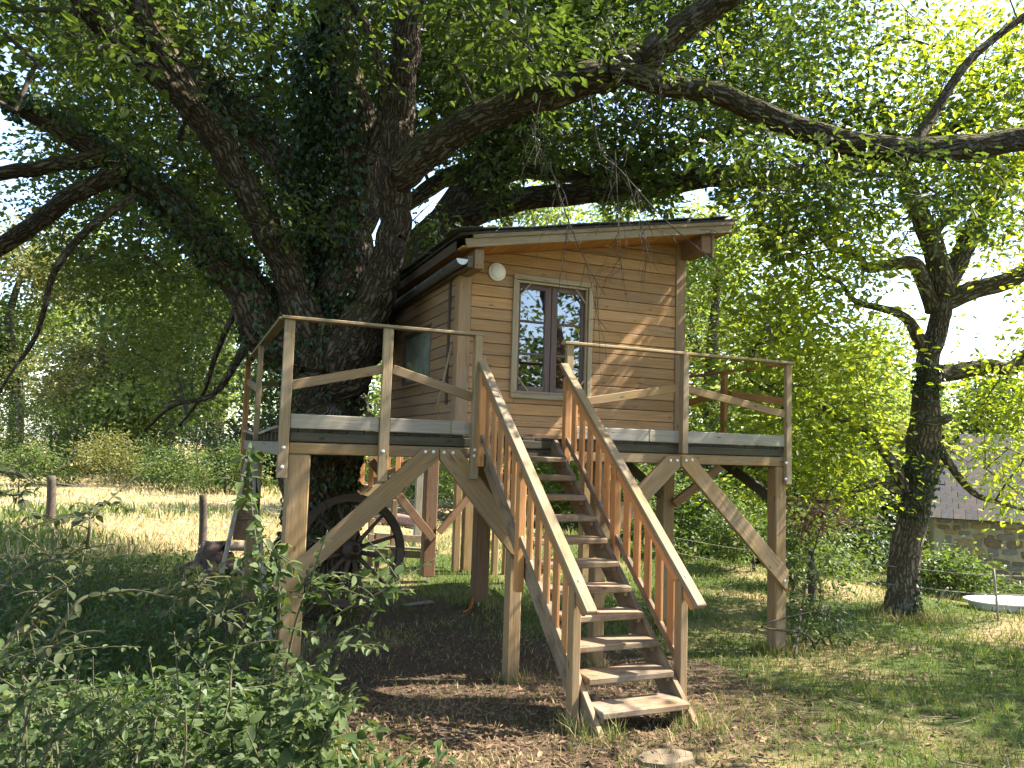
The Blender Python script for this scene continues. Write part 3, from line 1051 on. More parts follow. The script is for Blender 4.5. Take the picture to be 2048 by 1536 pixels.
for y in (1.0, 2.0, 3.0, 4.0):
    V2 = np.array([(gxc + (gR + e) * math.cos(t), y + w, gzc - 0.012 * (y - ya) + (gR + e) * math.sin(t)) for w in (-0.012, 0.012) for e in (0.002, 0.006) for t in np.linspace(math.pi, 2 * math.pi, 9)])
    F2 = []
    for k in range(8):
        F2 += [[9 + k, 10 + k, 28 + k, 27 + k], [k, 1 + k, 10 + k, 9 + k], [18 + k, 19 + k, 28 + k, 27 + k]]
    obj('gutter_hanger', np_mesh('hanger', V2, np.array(F2)), M['zinc'], gut)
tag(tube_obj('red_curtain', [(3.18, 1.06, HD + 0.1), (3.19, 1.06, 3.0), (3.18, 1.07, 3.7)], [0.05, 0.045, 0.03], 'redcloth', None, 10), 'red cloth hanging inside behind the front window', 'curtain')
WM_c = atx(872, 826, 1.80)
pole = tube_obj('broom_handle', [atx(872, 826, 1.72), atx(903, 690, 1.868)], 0.012, 'trim', None, 8)
tag(pole, 'thin wooden pole leaning against the side wall of the cabin', 'pole')

# ================================================================== PLATFORM
plat = thing('platform', (2.8, 2.3, 0), 'raised timber platform with posts, diagonal braces and railings around the cabin', 'platform')
PW = 5.607
YF = -0.046


def bolt(parent, x, z, y):
    lathe('bolt', [(0.017, 0.0), (0.017, 0.004), (0.013, 0.009), (0.004, 0.011)], 'bolt', parent, Matrix.Translation((x, y, z)) @ Matrix.Rotation(math.radians(90), 4, 'X'), 10)


def px_bolt(parent, px, py, y):
    p = aty(px, py, y)
    bolt(parent, p[0], p[2], y)


def px_plane(pts, y):
    return [(aty(a, b, y)[0], aty(a, b, y)[2]) for a, b in pts]


# deck boards run front to back
TX, TY, TR = 0.88, 3.3, 0.68
x = 0.03
while x < PW - 0.06:
    w = 0.137
    segs = [(0.004, 4.62)]
    if TX - TR < x + w and x < TX + TR:
        segs = [(0.004, TY - TR), (TY + TR, 4.62)]
    for a, b in segs:
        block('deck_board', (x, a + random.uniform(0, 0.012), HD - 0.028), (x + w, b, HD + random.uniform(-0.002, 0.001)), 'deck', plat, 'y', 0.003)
    x += 0.142
# joists run along the front, their ends showing at the left edge
for k in range(13):
    y = 0.06 + k * 0.37
    segs = [(0.02, PW - 0.02)]
    if abs(y - TY) < TR:
        segs = [(0.02, 0.18), (TX + TR, PW - 0.02)]
    for a, b in segs:
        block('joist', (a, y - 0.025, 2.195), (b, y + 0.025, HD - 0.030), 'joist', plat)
block('rim_joist', (0.1, 0.006, 2.20), (PW - 0.1, 0.03, HD - 0.030), 'joist', plat)
# carrying beams
for a, b in ((0.095, 1.80), (2.80, PW - 0.004)):
    block('beam', (a, 0.0, 2.09), (b, 0.09, 2.19), 'treated', plat, 'x', 0.008)
block('beam', (1.802, 0.014, 2.10), (2.798, 0.09, 2.19), 'joist', plat)
for y in (2.35, 4.5):
    block('beam', (0.2 if y > 4 else 1.6, y, 2.07), (PW - 0.05, y + 0.1, 2.192), 'red', plat)
block('beam', (3.0, 6.2, 2.0), (5.5, 6.3, 2.15), 'treated', plat)
block('edge_beam', (0.012, 0.1, 2.075), (0.06, 4.58, 2.192), 'grey', plat, 'y')
block('edge_beam', (PW - 0.05, 0.1, 2.075), (PW - 0.006, 4.58, 2.192), 'treated', plat, 'y')
# sagging edging strip along the left side
pts = [(0.004, 0.10 + t * 4.4, HD + 0.012 - 0.05 * math.sin(math.pi * t) ** 2) for t in np.linspace(0, 1, 9)]
for k in range(8):
    timber('edging_strip', pts[k], pts[k + 1], 0.02, 0.03, 'grey', plat, (0, 0, 1), 0.003)
# support posts


def post(x, y, s, mat, bottom=None, top=2.09):
    z = float(gz(x, y)) - 0.15 if bottom is None else bottom
    return block('post', (x - s / 2, y, z), (x + s / 2, y + s, top), mat, plat, 'z', 0.01)


p1 = post(0.19, 0.004, 0.19, 'treated', None, 2.088)
p4 = post(5.50, 0.004, 0.15, 'treated', None, 2.088)
post(2.27, 0.004, 0.13, 'treated', None, 2.098)
post(3.24, 0.10, 0.13, 'treated', None, 2.088)
pm = post(3.17, 3.25, 0.2, 'red', 0.07, 2.07)
pr = post(3.0, 5.2, 0.2, 'red', 0.10, 2.0)
post(5.02, 1.50, 0.17, 'treated', None, 2.19)
post(0.2, 4.45, 0.17, 'treated', None, 2.07)
post(5.45, 4.45, 0.17, 'treated', None, 2.07)
for q_ in (pm, pr):
    x_, y_ = q_.matrix_basis.translation.x, q_.matrix_basis.translation.y
    tube_obj('post_pin', [(x_, y_, -0.1), (x_, y_, 0.12)], 0.014, 'bolt', q_, 8)
for (px, py, s) in ((913, 1128, 0.12), (935, 1142, 0.17), (990, 1150, 0.10), (1014, 1152, 0.12)):
    p = aty(px, py, 6.1 if px < 950 else 5.7)
    post(p[0], p[1], s, 'treated', -0.1, 2.0)
# knee braces on the front
b1 = prism('brace', px_plane([(846, 897), (878.5, 898), (878.5, 918), (582, 1181), (566, 1204), (543, 1169)], YF), 0.045, 'treated', plat, Matrix.Translation((0, YF, 0)), 0.005, (1, 0.83))
b2 = prism('brace', px_plane([(880, 898), (921, 899), (1058, 1094), (1046, 1122), (1022, 1107), (880, 919)], YF), 0.045, 'treated', plat, Matrix.Translation((0, YF, 0)), 0.005, (1, -1.1))
b3 = prism('brace', px_plane([(1334, 912), (1361.5, 912), (1361.5, 934), (1225, 1078), (1200, 1082), (1200, 1062)], YF), 0.045, 'treated', plat, Matrix.Translation((0, YF, 0)), 0.005, (1, 0.9))
b4 = prism('brace', px_plane([(1363.5, 913), (1385, 911), (1578, 1140), (1576, 1184), (1363.5, 931)], YF), 0.045, 'treated', plat, Matrix.Translation((0, YF, 0)), 0.005, (1, -1.05))
for pb, ps in ((b1, ((851, 904), (867, 904), (560, 1180))), (b2, ((888, 905), (906, 906))), (b3, ((1341, 921), (1354, 921))), (b4, ((1372, 921), (1384, 920), (1570, 1162)))):
    for a, b in ps:
        px_bolt(pb, a, b, YF - 0.001)
# knee braces further in
for (a, b, y, mat, w) in (((742, 922), (866, 1078), 5.12, 'red', 0.13), ((878, 1065), (945, 985), 5.12, 'red', 0.11), ((1348, 1008), (1445, 930), 1.46, 'red', 0.11), ((1322, 990), (1250, 925), 1.46, 'joist', 0.11)):
    timber('brace', aty(a[0], a[1], y), aty(b[0], b[1], y), 0.05, w, mat, plat, (0, 0, 1))
timber('brace', (5.46, 0.10, 1.72), (5.46, 1.0, 2.12), 0.05, 0.12, 'joist', plat, (0, 0, 1))
timber('brace', (0.16, 0.16, 1.5), (0.16, 0.85, 2.1), 0.05, 0.12, 'joist', plat, (0, 0, 1))
# railing
ZR = 3.255


def railpost(x0, x1, zb, name='rail_post'):
    front = 0.047 if 1.5 < x0 < 2 or 4 < x0 < 5 else 0.0
    return prism(name, [(x0, zb), (x1, zb), (x1, ZR - 0.002), (x0, ZR - 0.002)], 0.045 + (0.03 if front else 0), 'rail', plat, Matrix.Translation((0, YF - front, 0)), 0.004, (0, 1))


rA = railpost(0.0, 0.088, 1.885)
rB = railpost(0.873, 0.962, 1.865)
rC = railpost(1.742, 1.812, 1.90)
rD = railpost(2.735, 2.81, 2.09)
rE = railpost(4.095, 4.165, 2.20)
rF = railpost(5.53, 5.607, 1.89)
for pb, ps in ((rA, ((567, 895), (564, 934))), (rB, ((766, 903),)), (rC, ((950, 900), (949, 912))), (rF, ((1572, 926), (1571, 958)))):
    for a, b in ps:
        px_bolt(pb, a, b, YF - (0.048 if pb is rC else 0.001))
timber('top_rail', (-0.03, -0.02, ZR + 0.014), (1.84, -0.02, ZR + 0.014), 0.10, 0.028, 'rail', plat)
timber('top_rail', (2.70, -0.02, ZR + 0.014), (5.63, -0.02, ZR + 0.014), 0.10, 0.028, 'rail', plat)
timber('top_rail', (0.0, 0.032, ZR + 0.012), (0.0, 4.5, ZR + 0.0), 0.09, 0.028, 'rail', plat)
timber('top_rail', (PW - 0.02, 0.032, ZR + 0.012), (PW - 0.02, 3.6, ZR - 0.01), 0.07, 0.028, 'orange', plat)
block('rail_post', (-0.02, 4.36, 1.95), (0.05, 4.48, ZR - 0.004), 'orange', plat, 'z')
block('rail_post', (-0.045, 1.98, 2.2), (0.008, 2.07, ZR - 0.004), 'rail', plat, 'z')
block('rail_post', (PW - 0.045, 1.10, 2.2), (PW + 0.01, 1.19, ZR - 0.006), 'orange', plat, 'z')
block('rail_post', (PW - 0.045, 3.4, 2.2), (PW + 0.01, 3.49, ZR - 0.012), 'orange', plat, 'z')
for pts in (((582, 770), (767, 738)), ((787, 738), (946, 794)), ((1155, 806), (1358, 776)), ((1372, 776), (1573, 829))):
    a, b = aty(*pts[0], YF), aty(*pts[1], YF)
    timber('mid_rail', a + np.array([0, 0.028, 0]), b + np.array([0, 0.028, 0]), 0.03, 0.085, 'treated', plat)
timber('mid_rail', (PW - 0.03, 0.05, 2.83), (PW - 0.03, 1.10, 2.98), 0.03, 0.085, 'orange', plat)
timber('mid_rail', (PW - 0.03, 1.20, 2.98), (PW - 0.03, 3.4, 2.7), 0.03, 0.085, 'orange', plat)
timber('mid_rail', (0.02, 2.08, 2.75), (0.02, 4.35, 3.0), 0.03, 0.085, 'rail', plat)
timber('mid_rail', (-0.01, 4.44, 3.0), (1.2, 4.44, 2.98), 0.03, 0.07, 'rail', plat)
# toe boards
for a, b in ((0.092, 0.87), (0.965, 1.55), (1.553, 1.738), (2.83, 3.72), (3.725, 5.525)):
    block('toe_board', (a, -0.026, HD + 0.002), (b, -0.001, HD + 0.128), 'grey', plat, 'x', 0.006)

# ================================================================== STAIRCASE
stair = thing('staircase', (2.25, -2.3, 0.28), 'steep open wooden staircase with baluster railings leading up to the cabin platform', 'staircase')
SX0, SX1 = 1.865, 2.655          # outer faces of the stringers
ST0 = np.array([0, -0.02, HD - 0.03])
ST1 = np.array([0, -2.34, 0.34])
sd_ = ST1 - ST0


def sp_(t, x, dz=0.0, dy=0.0):
    p = ST0 + sd_ * t
    return (x, p[1] + dy, p[2] + dz)


for xc in (SX0 + 0.022, SX1 - 0.022):
    timber('stringer', sp_(-0.02, xc, -0.10), sp_(1.015, xc, -0.10), 0.044, 0.21, 'tread', stair, (0, 0, 1), 0.006)
nT = 11
for k in range(nT):
    t = (k + 1) / (nT + 0.75)
    p = ST0 + sd_ * t
    block('tread', (SX0 + 0.048, p[1] - 0.14, p[2] - 0.035), (SX1 - 0.048, p[1] + 0.12, p[2] + 0.012), 'tread', stair, 'x', 0.008)
    for xa, xb in ((SX0 + 0.0475, SX0 + 0.085), (SX1 - 0.085, SX1 - 0.0475)):
        block('cleat', (xa, p[1] - 0.09, p[2] - 0.075), (xb, p[1] + 0.10, p[2] - 0.036), 'tread', stair, 'y', 0.004)
for sgn, xr in ((-1, SX0 - 0.045), (1, SX1 + 0.045)):
    # lines parallel to the flight
    hr0 = np.array([xr, -0.03 if sgn < 0 else -0.055, 3.035])
    hr1 = np.array([xr, -2.29, 1.145])
    hd = hr1 - hr0
    timber('handrail', hr0 - hd * 0.006 + np.array([0, 0, 0]), hr1 + hd * 0.012, 0.088, 0.042, 'rail', stair, (0, 0, 1), 0.006)
    timber('lower_handrail', hr0 + hd * 0.03 + np.array([0, 0, -0.105]), hr0 + hd * 0.97 + np.array([0, 0, -0.105]), 0.03, 0.05, 'orange', stair, (0, 0, 1), 0.005)
    timber('bottom_rail', hr0 + hd * 0.03 + np.array([0, 0, -0.655]), hr0 + hd * 0.90 + np.array([0, 0, -0.655]), 0.035, 0.055, 'tread', stair, (0, 0, 1), 0.005)
    # newels: foot, middle and top
    for t, w in ((0.905, 0.085), (0.47, 0.075), (0.035, 0.07)):
        p = hr0 + hd * t
        zb = float(gz(p[0], p[1])) - 0.1 if t > 0.8 else p[2] - (1.10 if t > 0.2 else 0.95)
        o = block('newel_post', (xr - 0.032, p[1] - w / 2, zb), (xr + 0.032, p[1] + w / 2, p[2] - 0.024 - (0.03 if t > 0 else 0)), 'treated' if t > 0.8 else 'orange', stair, 'z', 0.006)
    nB = 11
    for k in range(nB):
        t = 0.075 + 0.80 * (k + 0.5) / nB + (0.008 if k > 5 else 0)
        if abs(t - 0.47) < 0.028:
            continue
        p = hr0 + hd * t
        block('baluster', (xr - 0.012, p[1] - 0.041, p[2] - 0.69), (xr + 0.012, p[1] + 0.041, p[2] - 0.075), 'orange', stair, 'z', 0.004)
    bx = hr0 + hd * 0.93
    W_ = Matrix.Translation((xr, bx[1], bx[2] + 0.028)) @ Matrix.Rotation(math.atan2(hd[2], hd[1]) + math.pi, 4, 'X')
    lathe('bolt', [(0.012, 0), (0.012, 0.003), (0.004, 0.006)], 'bolt', stair, W_, 10)

# ================================================================== OAK
oak = thing('oak_tree', (0.9, 3.3, 0), 'huge ivy clad old oak growing up beside the platform and over the cabin', 'tree')
SK, SR = [], []                 # skeleton points and radii for the crown


def limb(name, pts, d0, d1, parent, mat, sides=14, lump=0.07, seed=0, skel=True, sub=6, store=None, rscale=1.0):
    n = len(pts)
    D = np.linspace(d0, d1, n) if not isinstance(d0, (list, tuple)) else np.array(d0)
    P = np.array([atd(p[0], p[1], d) for p, d in zip(pts, D)])
    r = np.array([p[2] / 2 / FPX * d for p, d in zip(pts, D)]) * rscale * 0.82
    Q, R_ = spline(P, r, sub)
    wob = np.random.default_rng(seed + 50).normal(size=(len(Q), 3))
    for _ in range(2):
        wob[1:-1] = (wob[:-2] + wob[1:-1] + wob[2:]) / 3
    Q = Q + wob * (R_ * 0.16)[:, None]
    o = tube_obj(name, Q, R_, mat, parent, sides, lump, seed)
    if skel:
        SK.append(Q)
        SR.append(R_)
    if store is not None:
        store.append((Q, R_))
    return Q, R_


IV = []                          # surfaces that carry ivy
tq = limb('trunk', [(622, 1262, 250), (632, 1190, 200), (638, 1100, 178), (642, 1000, 168), (646, 880, 164), (640, 790, 172), (648, 715, 190), (662, 660, 150)], 10.05, 10.05, oak, 'oakbark', 48, 0.07, 1, False, 14, IV)
limb('limb', [(640, 730, 120), (600, 615, 88), (560, 505, 82), (500, 390, 78), (440, 290, 76), (385, 205, 76)], 10.0, 9.0, oak, 'oakbark', 28, 0.06, 2, True, 12, IV)
limb('limb', [(395, 225, 70), (305, 140, 60), (230, 75, 56), (150, -10, 50), (60, -120, 40), (-60, -250, 30)], 9.0, 8.0, oak, 'oakbark', 16, 0.06, 3)
limb('limb', [(385, 205, 66), (335, 120, 68), (297, 55, 66), (262, -15, 62), (225, -120, 50), (190, -260, 36)], 9.0, 8.4, oak, 'oakbark', 16, 0.06, 4)
limb('limb', [(620, 740, 140), (540, 665, 118), (480, 570, 98), (405, 465, 82), (320, 390, 72), (230, 325, 62), (130, 260, 55), (50, 212, 50), (-60, 130, 44), (-220, 40, 30)], 10.0, 9.0, oak, 'oakbark', 18, 0.07, 5, True, 6, IV)
limb('limb', [(215, 312, 46), (130, 325, 40), (60, 340, 38), (0, 348, 36), (-110, 372, 30), (-260, 390, 20)], 9.3, 8.6, oak, 'oakbark', 12, 0.06, 6)
limb('limb', [(250, 340, 44), (150, 385, 46), (100, 425, 46), (50, 462, 44), (-40, 520, 38), (-180, 590, 26)], 9.3, 9.8, oak, 'oakbark', 12, 0.06, 7)
limb('limb', [(668, 600, 120), (625, 420, 100), (555, 300, 80), (450, 200, 64), (378, 115, 54), (325, 5, 48), (290, -100, 40), (250, -230, 30)], 10.4, 11.6, oak, 'oakbark', 16, 0.07, 8, True, 6, IV)
limb('limb', [(662, 720, 120), (680, 600, 108), (700, 480, 108), (722, 340, 98), (708, 220, 88), (684, 110, 74), (668, -10, 68), (655, -150, 56), (640, -330, 36)], 10.2, 9.8, oak, 'oakbark', 30, 0.07, 9, True, 12, IV)
limb('limb', [(735, 330, 40), (764, 240, 30), (764, 170, 26), (745, 80, 26), (700, 0, 24), (640, -90, 18)], 9.9, 9.3, oak, 'oakbark', 10, 0.06, 10)
limb('limb', [(680, 765, 120), (716, 668, 104), (756, 590, 90), (784, 500, 76), (792, 400, 72), (796, 300, 74), (801, 200, 70), (812, 80, 70), (824, -30, 66), (838, -160, 54), (850, -330, 36)], [9.8, 9.6, 9.45, 9.35, 9.3, 9.25, 9.2, 9.1, 9.0, 8.9, 8.8], 0, oak, 'oakbark', 32, 0.06, 11, True, 12)
limb('limb', [(795, 350, 84), (850, 305, 82), (940, 247, 72), (1040, 205, 72), (1150, 168, 78), (1260, 128, 76), (1340, 72, 72), (1420, 18, 66), (1500, -45, 58), (1620, -140, 42)], 9.2, 7.6, oak, 'oakbark', 28, 0.07, 12, True, 12)
limb('limb', [(1225, 140, 50), (1320, 168, 54), (1430, 190, 52), (1550, 240, 50), (1680, 286, 54), (1800, 302, 60), (1920, 296, 58), (2060, 276, 52), (2220, 250, 40)], 8.2, 7.7, oak, 'oakbark', 18, 0.08, 13, True, 7)
limb('limb', [(680, 740, 120), (765, 640, 112), (835, 540, 116), (905, 445, 116), (965, 352, 90), (1020, 280, 82), (1065, 200, 72), (1100, 110, 62), (1130, 0, 52), (1150, -120, 42)], [10.1, 11.2, 12.2, 12.9, 13.2, 13.2, 13.1, 13.0, 12.9, 12.8], 0, oak, 'oakbark', 22, 0.07, 14, True, 8)
limb('limb', [(900, 440, 70), (1010, 408, 62), (1150, 386, 54), (1300, 376, 54), (1420, 356, 50), (1560, 352, 52), (1680, 346, 50), (1775, 306, 42), (1860, 270, 34), (1960, 240, 24)], 12.9, 11.0, oak, 'oakbark', 16, 0.08, 15, True, 7)
limb('limb', [(955, 372, 40), (1050, 342, 38), (1150, 352, 34), (1260, 346, 38), (1335, 308, 34), (1430, 268, 28), (1560, 250, 20)], 13.2, 12.2, oak, 'oakbark', 12, 0.08, 16)
limb('limb', [(800, 420, 30), (860, 372, 46), (930, 340, 40), (1010, 330, 30)], 13.6, 14.0, oak, 'oakbark', 10, 0.08, 17)
limb('limb', [(270, 390, 18), (185, 450, 20), (110, 540, 18), (88, 620, 14), (66, 682, 12), (25, 742, 8), (-10, 800, 5)], 8.8, 8.6, oak, 'oakbark', 8, 0.1, 18)
limb('limb', [(510, 655, 30), (475, 720, 20), (425, 790, 15), (345, 812, 11), (290, 862, 6)], 10.2, 10.6, oak, 'oakbark', 8, 0.1, 19)
limb('limb', [(480, 600, 18), (430, 715, 13), (405, 790, 9), (360, 850, 5)], 10.6, 10.9, oak, 'oakbark', 8, 0.1, 20)
limb('limb', [(1805, 330, 44), (1860, 240, 26), (1930, 130, 22), (2010, 60, 18), (2080, 10, 14)], 7.9, 8.4, oak, 'oakbark', 10, 0.08, 21)
# boughs that leave the frame and carry the shading part of the crown
for k, (a, b, c_) in enumerate((((1.5, 2.6, 8.5), (3.5, -1.0, 9.5), (6.5, -4.0, 9.2)), ((1.8, 2.8, 9.0), (5.0, 1.2, 10.2), (9.0, 0.2, 9.4)), ((1.6, 3.6, 9.0), (5.0, 5.0, 10.4), (8.4, 6.0, 9.6)), ((1.0, 2.8, 9.0), (0.5, 0.0, 10.2), (0.2, -3.2, 9.0)), ((0.9, 3.4, 9.0), (-1.6, 4.6, 10.8), (-4.5, 5.5, 10.0)), ((0.9, 3.6, 9.4), (0.6, 6.0, 11.0), (0.2, 8.8, 10.2)))):
    Q, R_ = spline(np.array([a, b, c_], float), np.array([0.2, 0.14, 0.06]), 8)
    tube_obj('limb', Q, R_, 'oakbark', oak, 10, 0.08, 30 + k)
    SK.append(Q)
    SR.append(R_)

# crown: clusters sampled in a dome around the trunk, kept off the trunk view, the cabin and the clearing below
KX = [-400, 0, 120, 240, 330, 440, 490, 540, 600, 840, 900, 1000, 1300, 1420, 1600, 1780, 2048, 2400]
KY = [600, 600, 660, 760, 840, 800, 640, 520, 380, 380, 330, 400, 400, 420, 480, 400, 430, 480]


def crown_ok(P, inner=True):
    px, py, dz = project(P)
    ok = np.ones(len(P), bool)
    inview = (dz > 0.5) & (px > -150) & (px < 2200) & (py > -150) & (py < 1700)
    lim = np.interp(px, KX, KY)
    wob = 46 * np.sin(px * 0.021) + 32 * np.sin(px * 0.057 + 1)
    ok &= ~(inview & (py > lim + wob))
    near = inview & (dz < 8.6)
    ok &= ~(near & (py > 200 + 30 * np.sin(px * 0.03)) & ~((px > 1380) & (dz > 6.4) & (py < 450)))
    ok &= ~(inview & (dz < 6.0))
    ok &= ~(inview & (dz < 10.8) & (px > 560) & (px < 860) & (py > 30))
    ok &= ~(inview & (dz < 9.5) & (px > 330) & (px < 600) & (py > 120))
    return ok


def dome(n, seed):
    r_ = np.random.default_rng(seed)
    th = r_.uniform(0, 2 * math.pi, n)
    rr = 11.2 * np.sqrt(r_.uniform(0, 1, n))
    x = 1.6 + rr * np.cos(th) * 1.0
    y = 2.6 + rr * np.sin(th) * 0.95
    top = 12.4 * np.sqrt(np.clip(1 - (rr / 11.5) ** 2, 0.05, 1)) + 1.6
    bot = 4.6 - 0.22 * np.maximum(0, rr - 5)
    left_ = (x < 0.5) & (y > 2.5)
    bot = np.where(left_, 2.3, bot)
    u = r_.uniform(0, 1, n) ** 0.8
    return np.stack([x, y, bot + (top - bot) * u], -1)


C = dome(7200, 5)
C2 = dome(9000, 6)
_p = project(C2)
C2 = C2[(_p[2] > np.where(_p[0] > 1450, 8.4, 9.6)) & (_p[0] > -150) & (_p[0] < 2250) & (_p[1] > -150) & ~((_p[0] < 560) & (_p[1] > 430)) & (vnoise(C2[:, 0] * 1.1 + C2[:, 2] * 0.6, C2[:, 1] * 1.1 - C2[:, 2] * 0.9, 0.8, 1) > -0.1)]
C = np.vstack([C, C2])
# tiers: leaves gather in layers and leave holes to the sky
dens = vnoise(C[:, 0] * 0.9 + C[:, 2] * 0.5, C[:, 1] * 0.9 - C[:, 2] * 0.8, 0.75, 2)
C = C[dens > -0.36]
C = C[crown_ok(C)]
_px, _py, _dz = project(C)
_in = (_dz > 0.5) & (_px > -300) & (_px < 2350) & (_py > -300)
C = C[_in | (np.random.default_rng(8).uniform(size=len(C)) < 0.75)]
C = C[C[:, 0] < np.where(C[:, 1] < -1.3, 12.5, 9.4 + 0.4 * np.minimum(0, -C[:, 1]))]
# openings that let shafts of sun through to the front of the cabin and the stairs
_t = (C[:, 2] - 2.2) / SUN.z
_lx, _ly = C[:, 0] - SUN.x * _t, C[:, 1] - SUN.y * _t
_zone = smooth(-2.5, 0.5, _lx) * smooth(10, 7, _lx) * smooth(-6, -4, _ly) * smooth(4.0, 1.8, _ly)
C = C[(vnoise(_lx, _ly, 2.3, 3) > 0.14) | (_zone < 0.5)]
# keep clear of cabin and limbs' cores
C = C[~((C[:, 0] > 1.2) & (C[:, 0] < 5.6) & (C[:, 1] > -0.4) & (C[:, 1] < 5.2) & (C[:, 2] < 5.7))]
px, py, dz = project(C)
shown = (dz > 0.5) & (px > -300) & (px < 2350) & (py > -300)
SKA, SRA = np.vstack(SK), np.concatenate(SR)
tw = grow(SKA, SRA, C, 0.0042, 0.45)
o = obj('twigs', np_mesh('twigs', *tw), M['twigbark'], oak)
tag(o, kind='stuff')


def keep_crown(P):
    return crown_ok(P)


nearc = shown & (dz < 10.2)
farc = shown & ~nearc
Pn, Dn, Un, Ln, Wn = cluster_leaves(C[nearc], 76, 0.27, 0.07, 0.125, 0.55, 0.5, 0.25, keep_crown)
leaves('crown', Pn, Dn, Un, Ln, Wn, 'oval', 'oakleaf', oak)
Pn, Dn, Un, Ln, Wn = cluster_leaves(C[farc], 76, 0.30, 0.085, 0.15, 0.6, 0.5, 0.25, keep_crown)
leaves('rear_crown', Pn, Dn, Un, Ln, Wn, 'kite', 'oakleaf', oak)
Pn, Dn, Un, Ln, Wn = cluster_leaves(C[~shown], 16, 0.28, 0.11, 0.18, 0.6, 0.6, 0.25, keep_crown)
leaves('upper_crown', Pn, Dn, Un, Ln, Wn, 'oval', 'oakleaf', oak)
# near sprigs of leaves hanging from the limbs
SP = []
for (px_, py_, d, k) in ((520, 470, 9.3, 10), (640, 440, 9.3, 9), (560, 430, 9.4, 9), (700, 110, 8.9, 7), (760, 60, 8.8, 7), (740, 150, 9.0, 5), (860, 480, 9.6, 6), (840, 440, 9.4, 5), (930, 90, 8.2, 12), (1000, 60, 8.0, 14), (1080, 100, 8.0, 10),
                         (1500, 310, 7.6, 12), (1620, 330, 7.6, 14), (1760, 350, 7.5, 12), (1680, 400, 7.6, 9), (1560, 380, 7.7, 8), (1880, 330, 7.5, 8), (1330, 120, 7.6, 9), (1180, 60, 7.8, 10), (1850, 420, 7.6, 8), (1980, 420, 7.5, 9), (240, 310, 9.0, 8), (330, 460, 9.2, 8), (120, 240, 8.9, 6), (440, 520, 9.6, 8)):
    SP.append(atd(px_, py_, d) + np.random.default_rng(px_).normal(size=(k, 3)) * np.array([0.24, 0.15, 0.14]))
SP = np.vstack(SP)
tw2 = grow(SKA, SRA, SP, 0.003, 0.25)
o = obj('sprig_twigs', np_mesh('sprig_twigs', *tw2), M['twigbark'], oak)
tag(o, kind='stuff')
Pn, Dn, Un, Ln, Wn = cluster_leaves(SP, 15, 0.12, 0.07, 0.12, 0.55, 0.35, 0.35)
leaves('sprigs', Pn, Dn, Un, Ln, Wn, 'oak', 'oakleaf', oak)


def dead_spray(path, d, r0, seed, n=9):
    r0 *= 0.65
    n = int(n * 0.7)
    """bare hanging branch with fine forks"""
    rs = np.random.default_rng(seed)
    P = np.array([atd(a, b, d + k * 0.02) for k, (a, b) in enumerate(path)])
    Q, R_ = spline(P, np.linspace(r0, 0.003, len(P)), 5)
    parts = [tube(Q, R_, 6)]
    for k in range(n):
        i_ = rs.integers(2, len(Q) - 1)
        dirv = (Q[min(i_ + 1, len(Q) - 1)] - Q[i_ - 1])
        dirv /= np.linalg.norm(dirv)
        v = dirv * 0.5 + rs.normal(size=3) * 0.55
        v[2] -= 0.35
        L = rs.uniform(0.18, 0.55)
        pp = [Q[i_] + v * L * t + np.array([0, 0, -0.08 * t * t]) + rs.normal(size=3) * 0.012 * t for t in np.linspace(0, 1, 6)]
        parts.append(tube(np.array(pp), np.linspace(0.0034, 0.0013, 6), 4))
        for q_ in range(3):
            j_ = rs.integers(1, 5)
            v2 = v * 0.4 + rs.normal(size=3) * 0.5
            v2[2] -= 0.2
            l2 = rs.uniform(0.08, 0.24)
            parts.append(tube(np.array([pp[j_] + v2 * l2 * t + rs.normal(size=3) * 0.006 for t in np.linspace(0, 1, 4)]), np.linspace(0.0026, 0.0012, 4), 3))
    me = np_mesh('dead_branch', *merge(parts))
    return obj('dead_branch', me, M['deadtwig'], oak)


dead_spray([(1180, 190), (1200, 300), (1240, 340), (1330, 440), (1400, 500), (1455, 560)], 7.4, 0.014, 1, 12)
dead_spray([(1100, 330), (1140, 450), (1180, 540), (1210, 590)], 7.2, 0.010, 2, 10)
dead_spray([(1060, 250), (1095, 330), (1130, 390), (1140, 460)], 7.4, 0.010, 3, 14)
dead_spray([(1230, 300), (1235, 400), (1240, 500), (1245, 560)], 7.3, 0.008, 4, 12)
dead_spray([(1330, 100), (1310, 160), (1290, 230)], 7.2, 0.007, 5, 8)
dead_spray([(1080, 200), (1070, 260), (1075, 320)], 7.3, 0.008, 6, 12)
dead_spray([(1400, 460), (1440, 470), (1490, 560), (1520, 600)], 7.4, 0.006, 7, 6)
dead_spray([(810, 495), (740, 480), (640, 470), (540, 455), (480, 440)], 9.1, 0.012, 8, 8)
dead_spray([(1250, 340), (1280, 440), (1300, 500)], 7.3, 0.007, 9, 10)

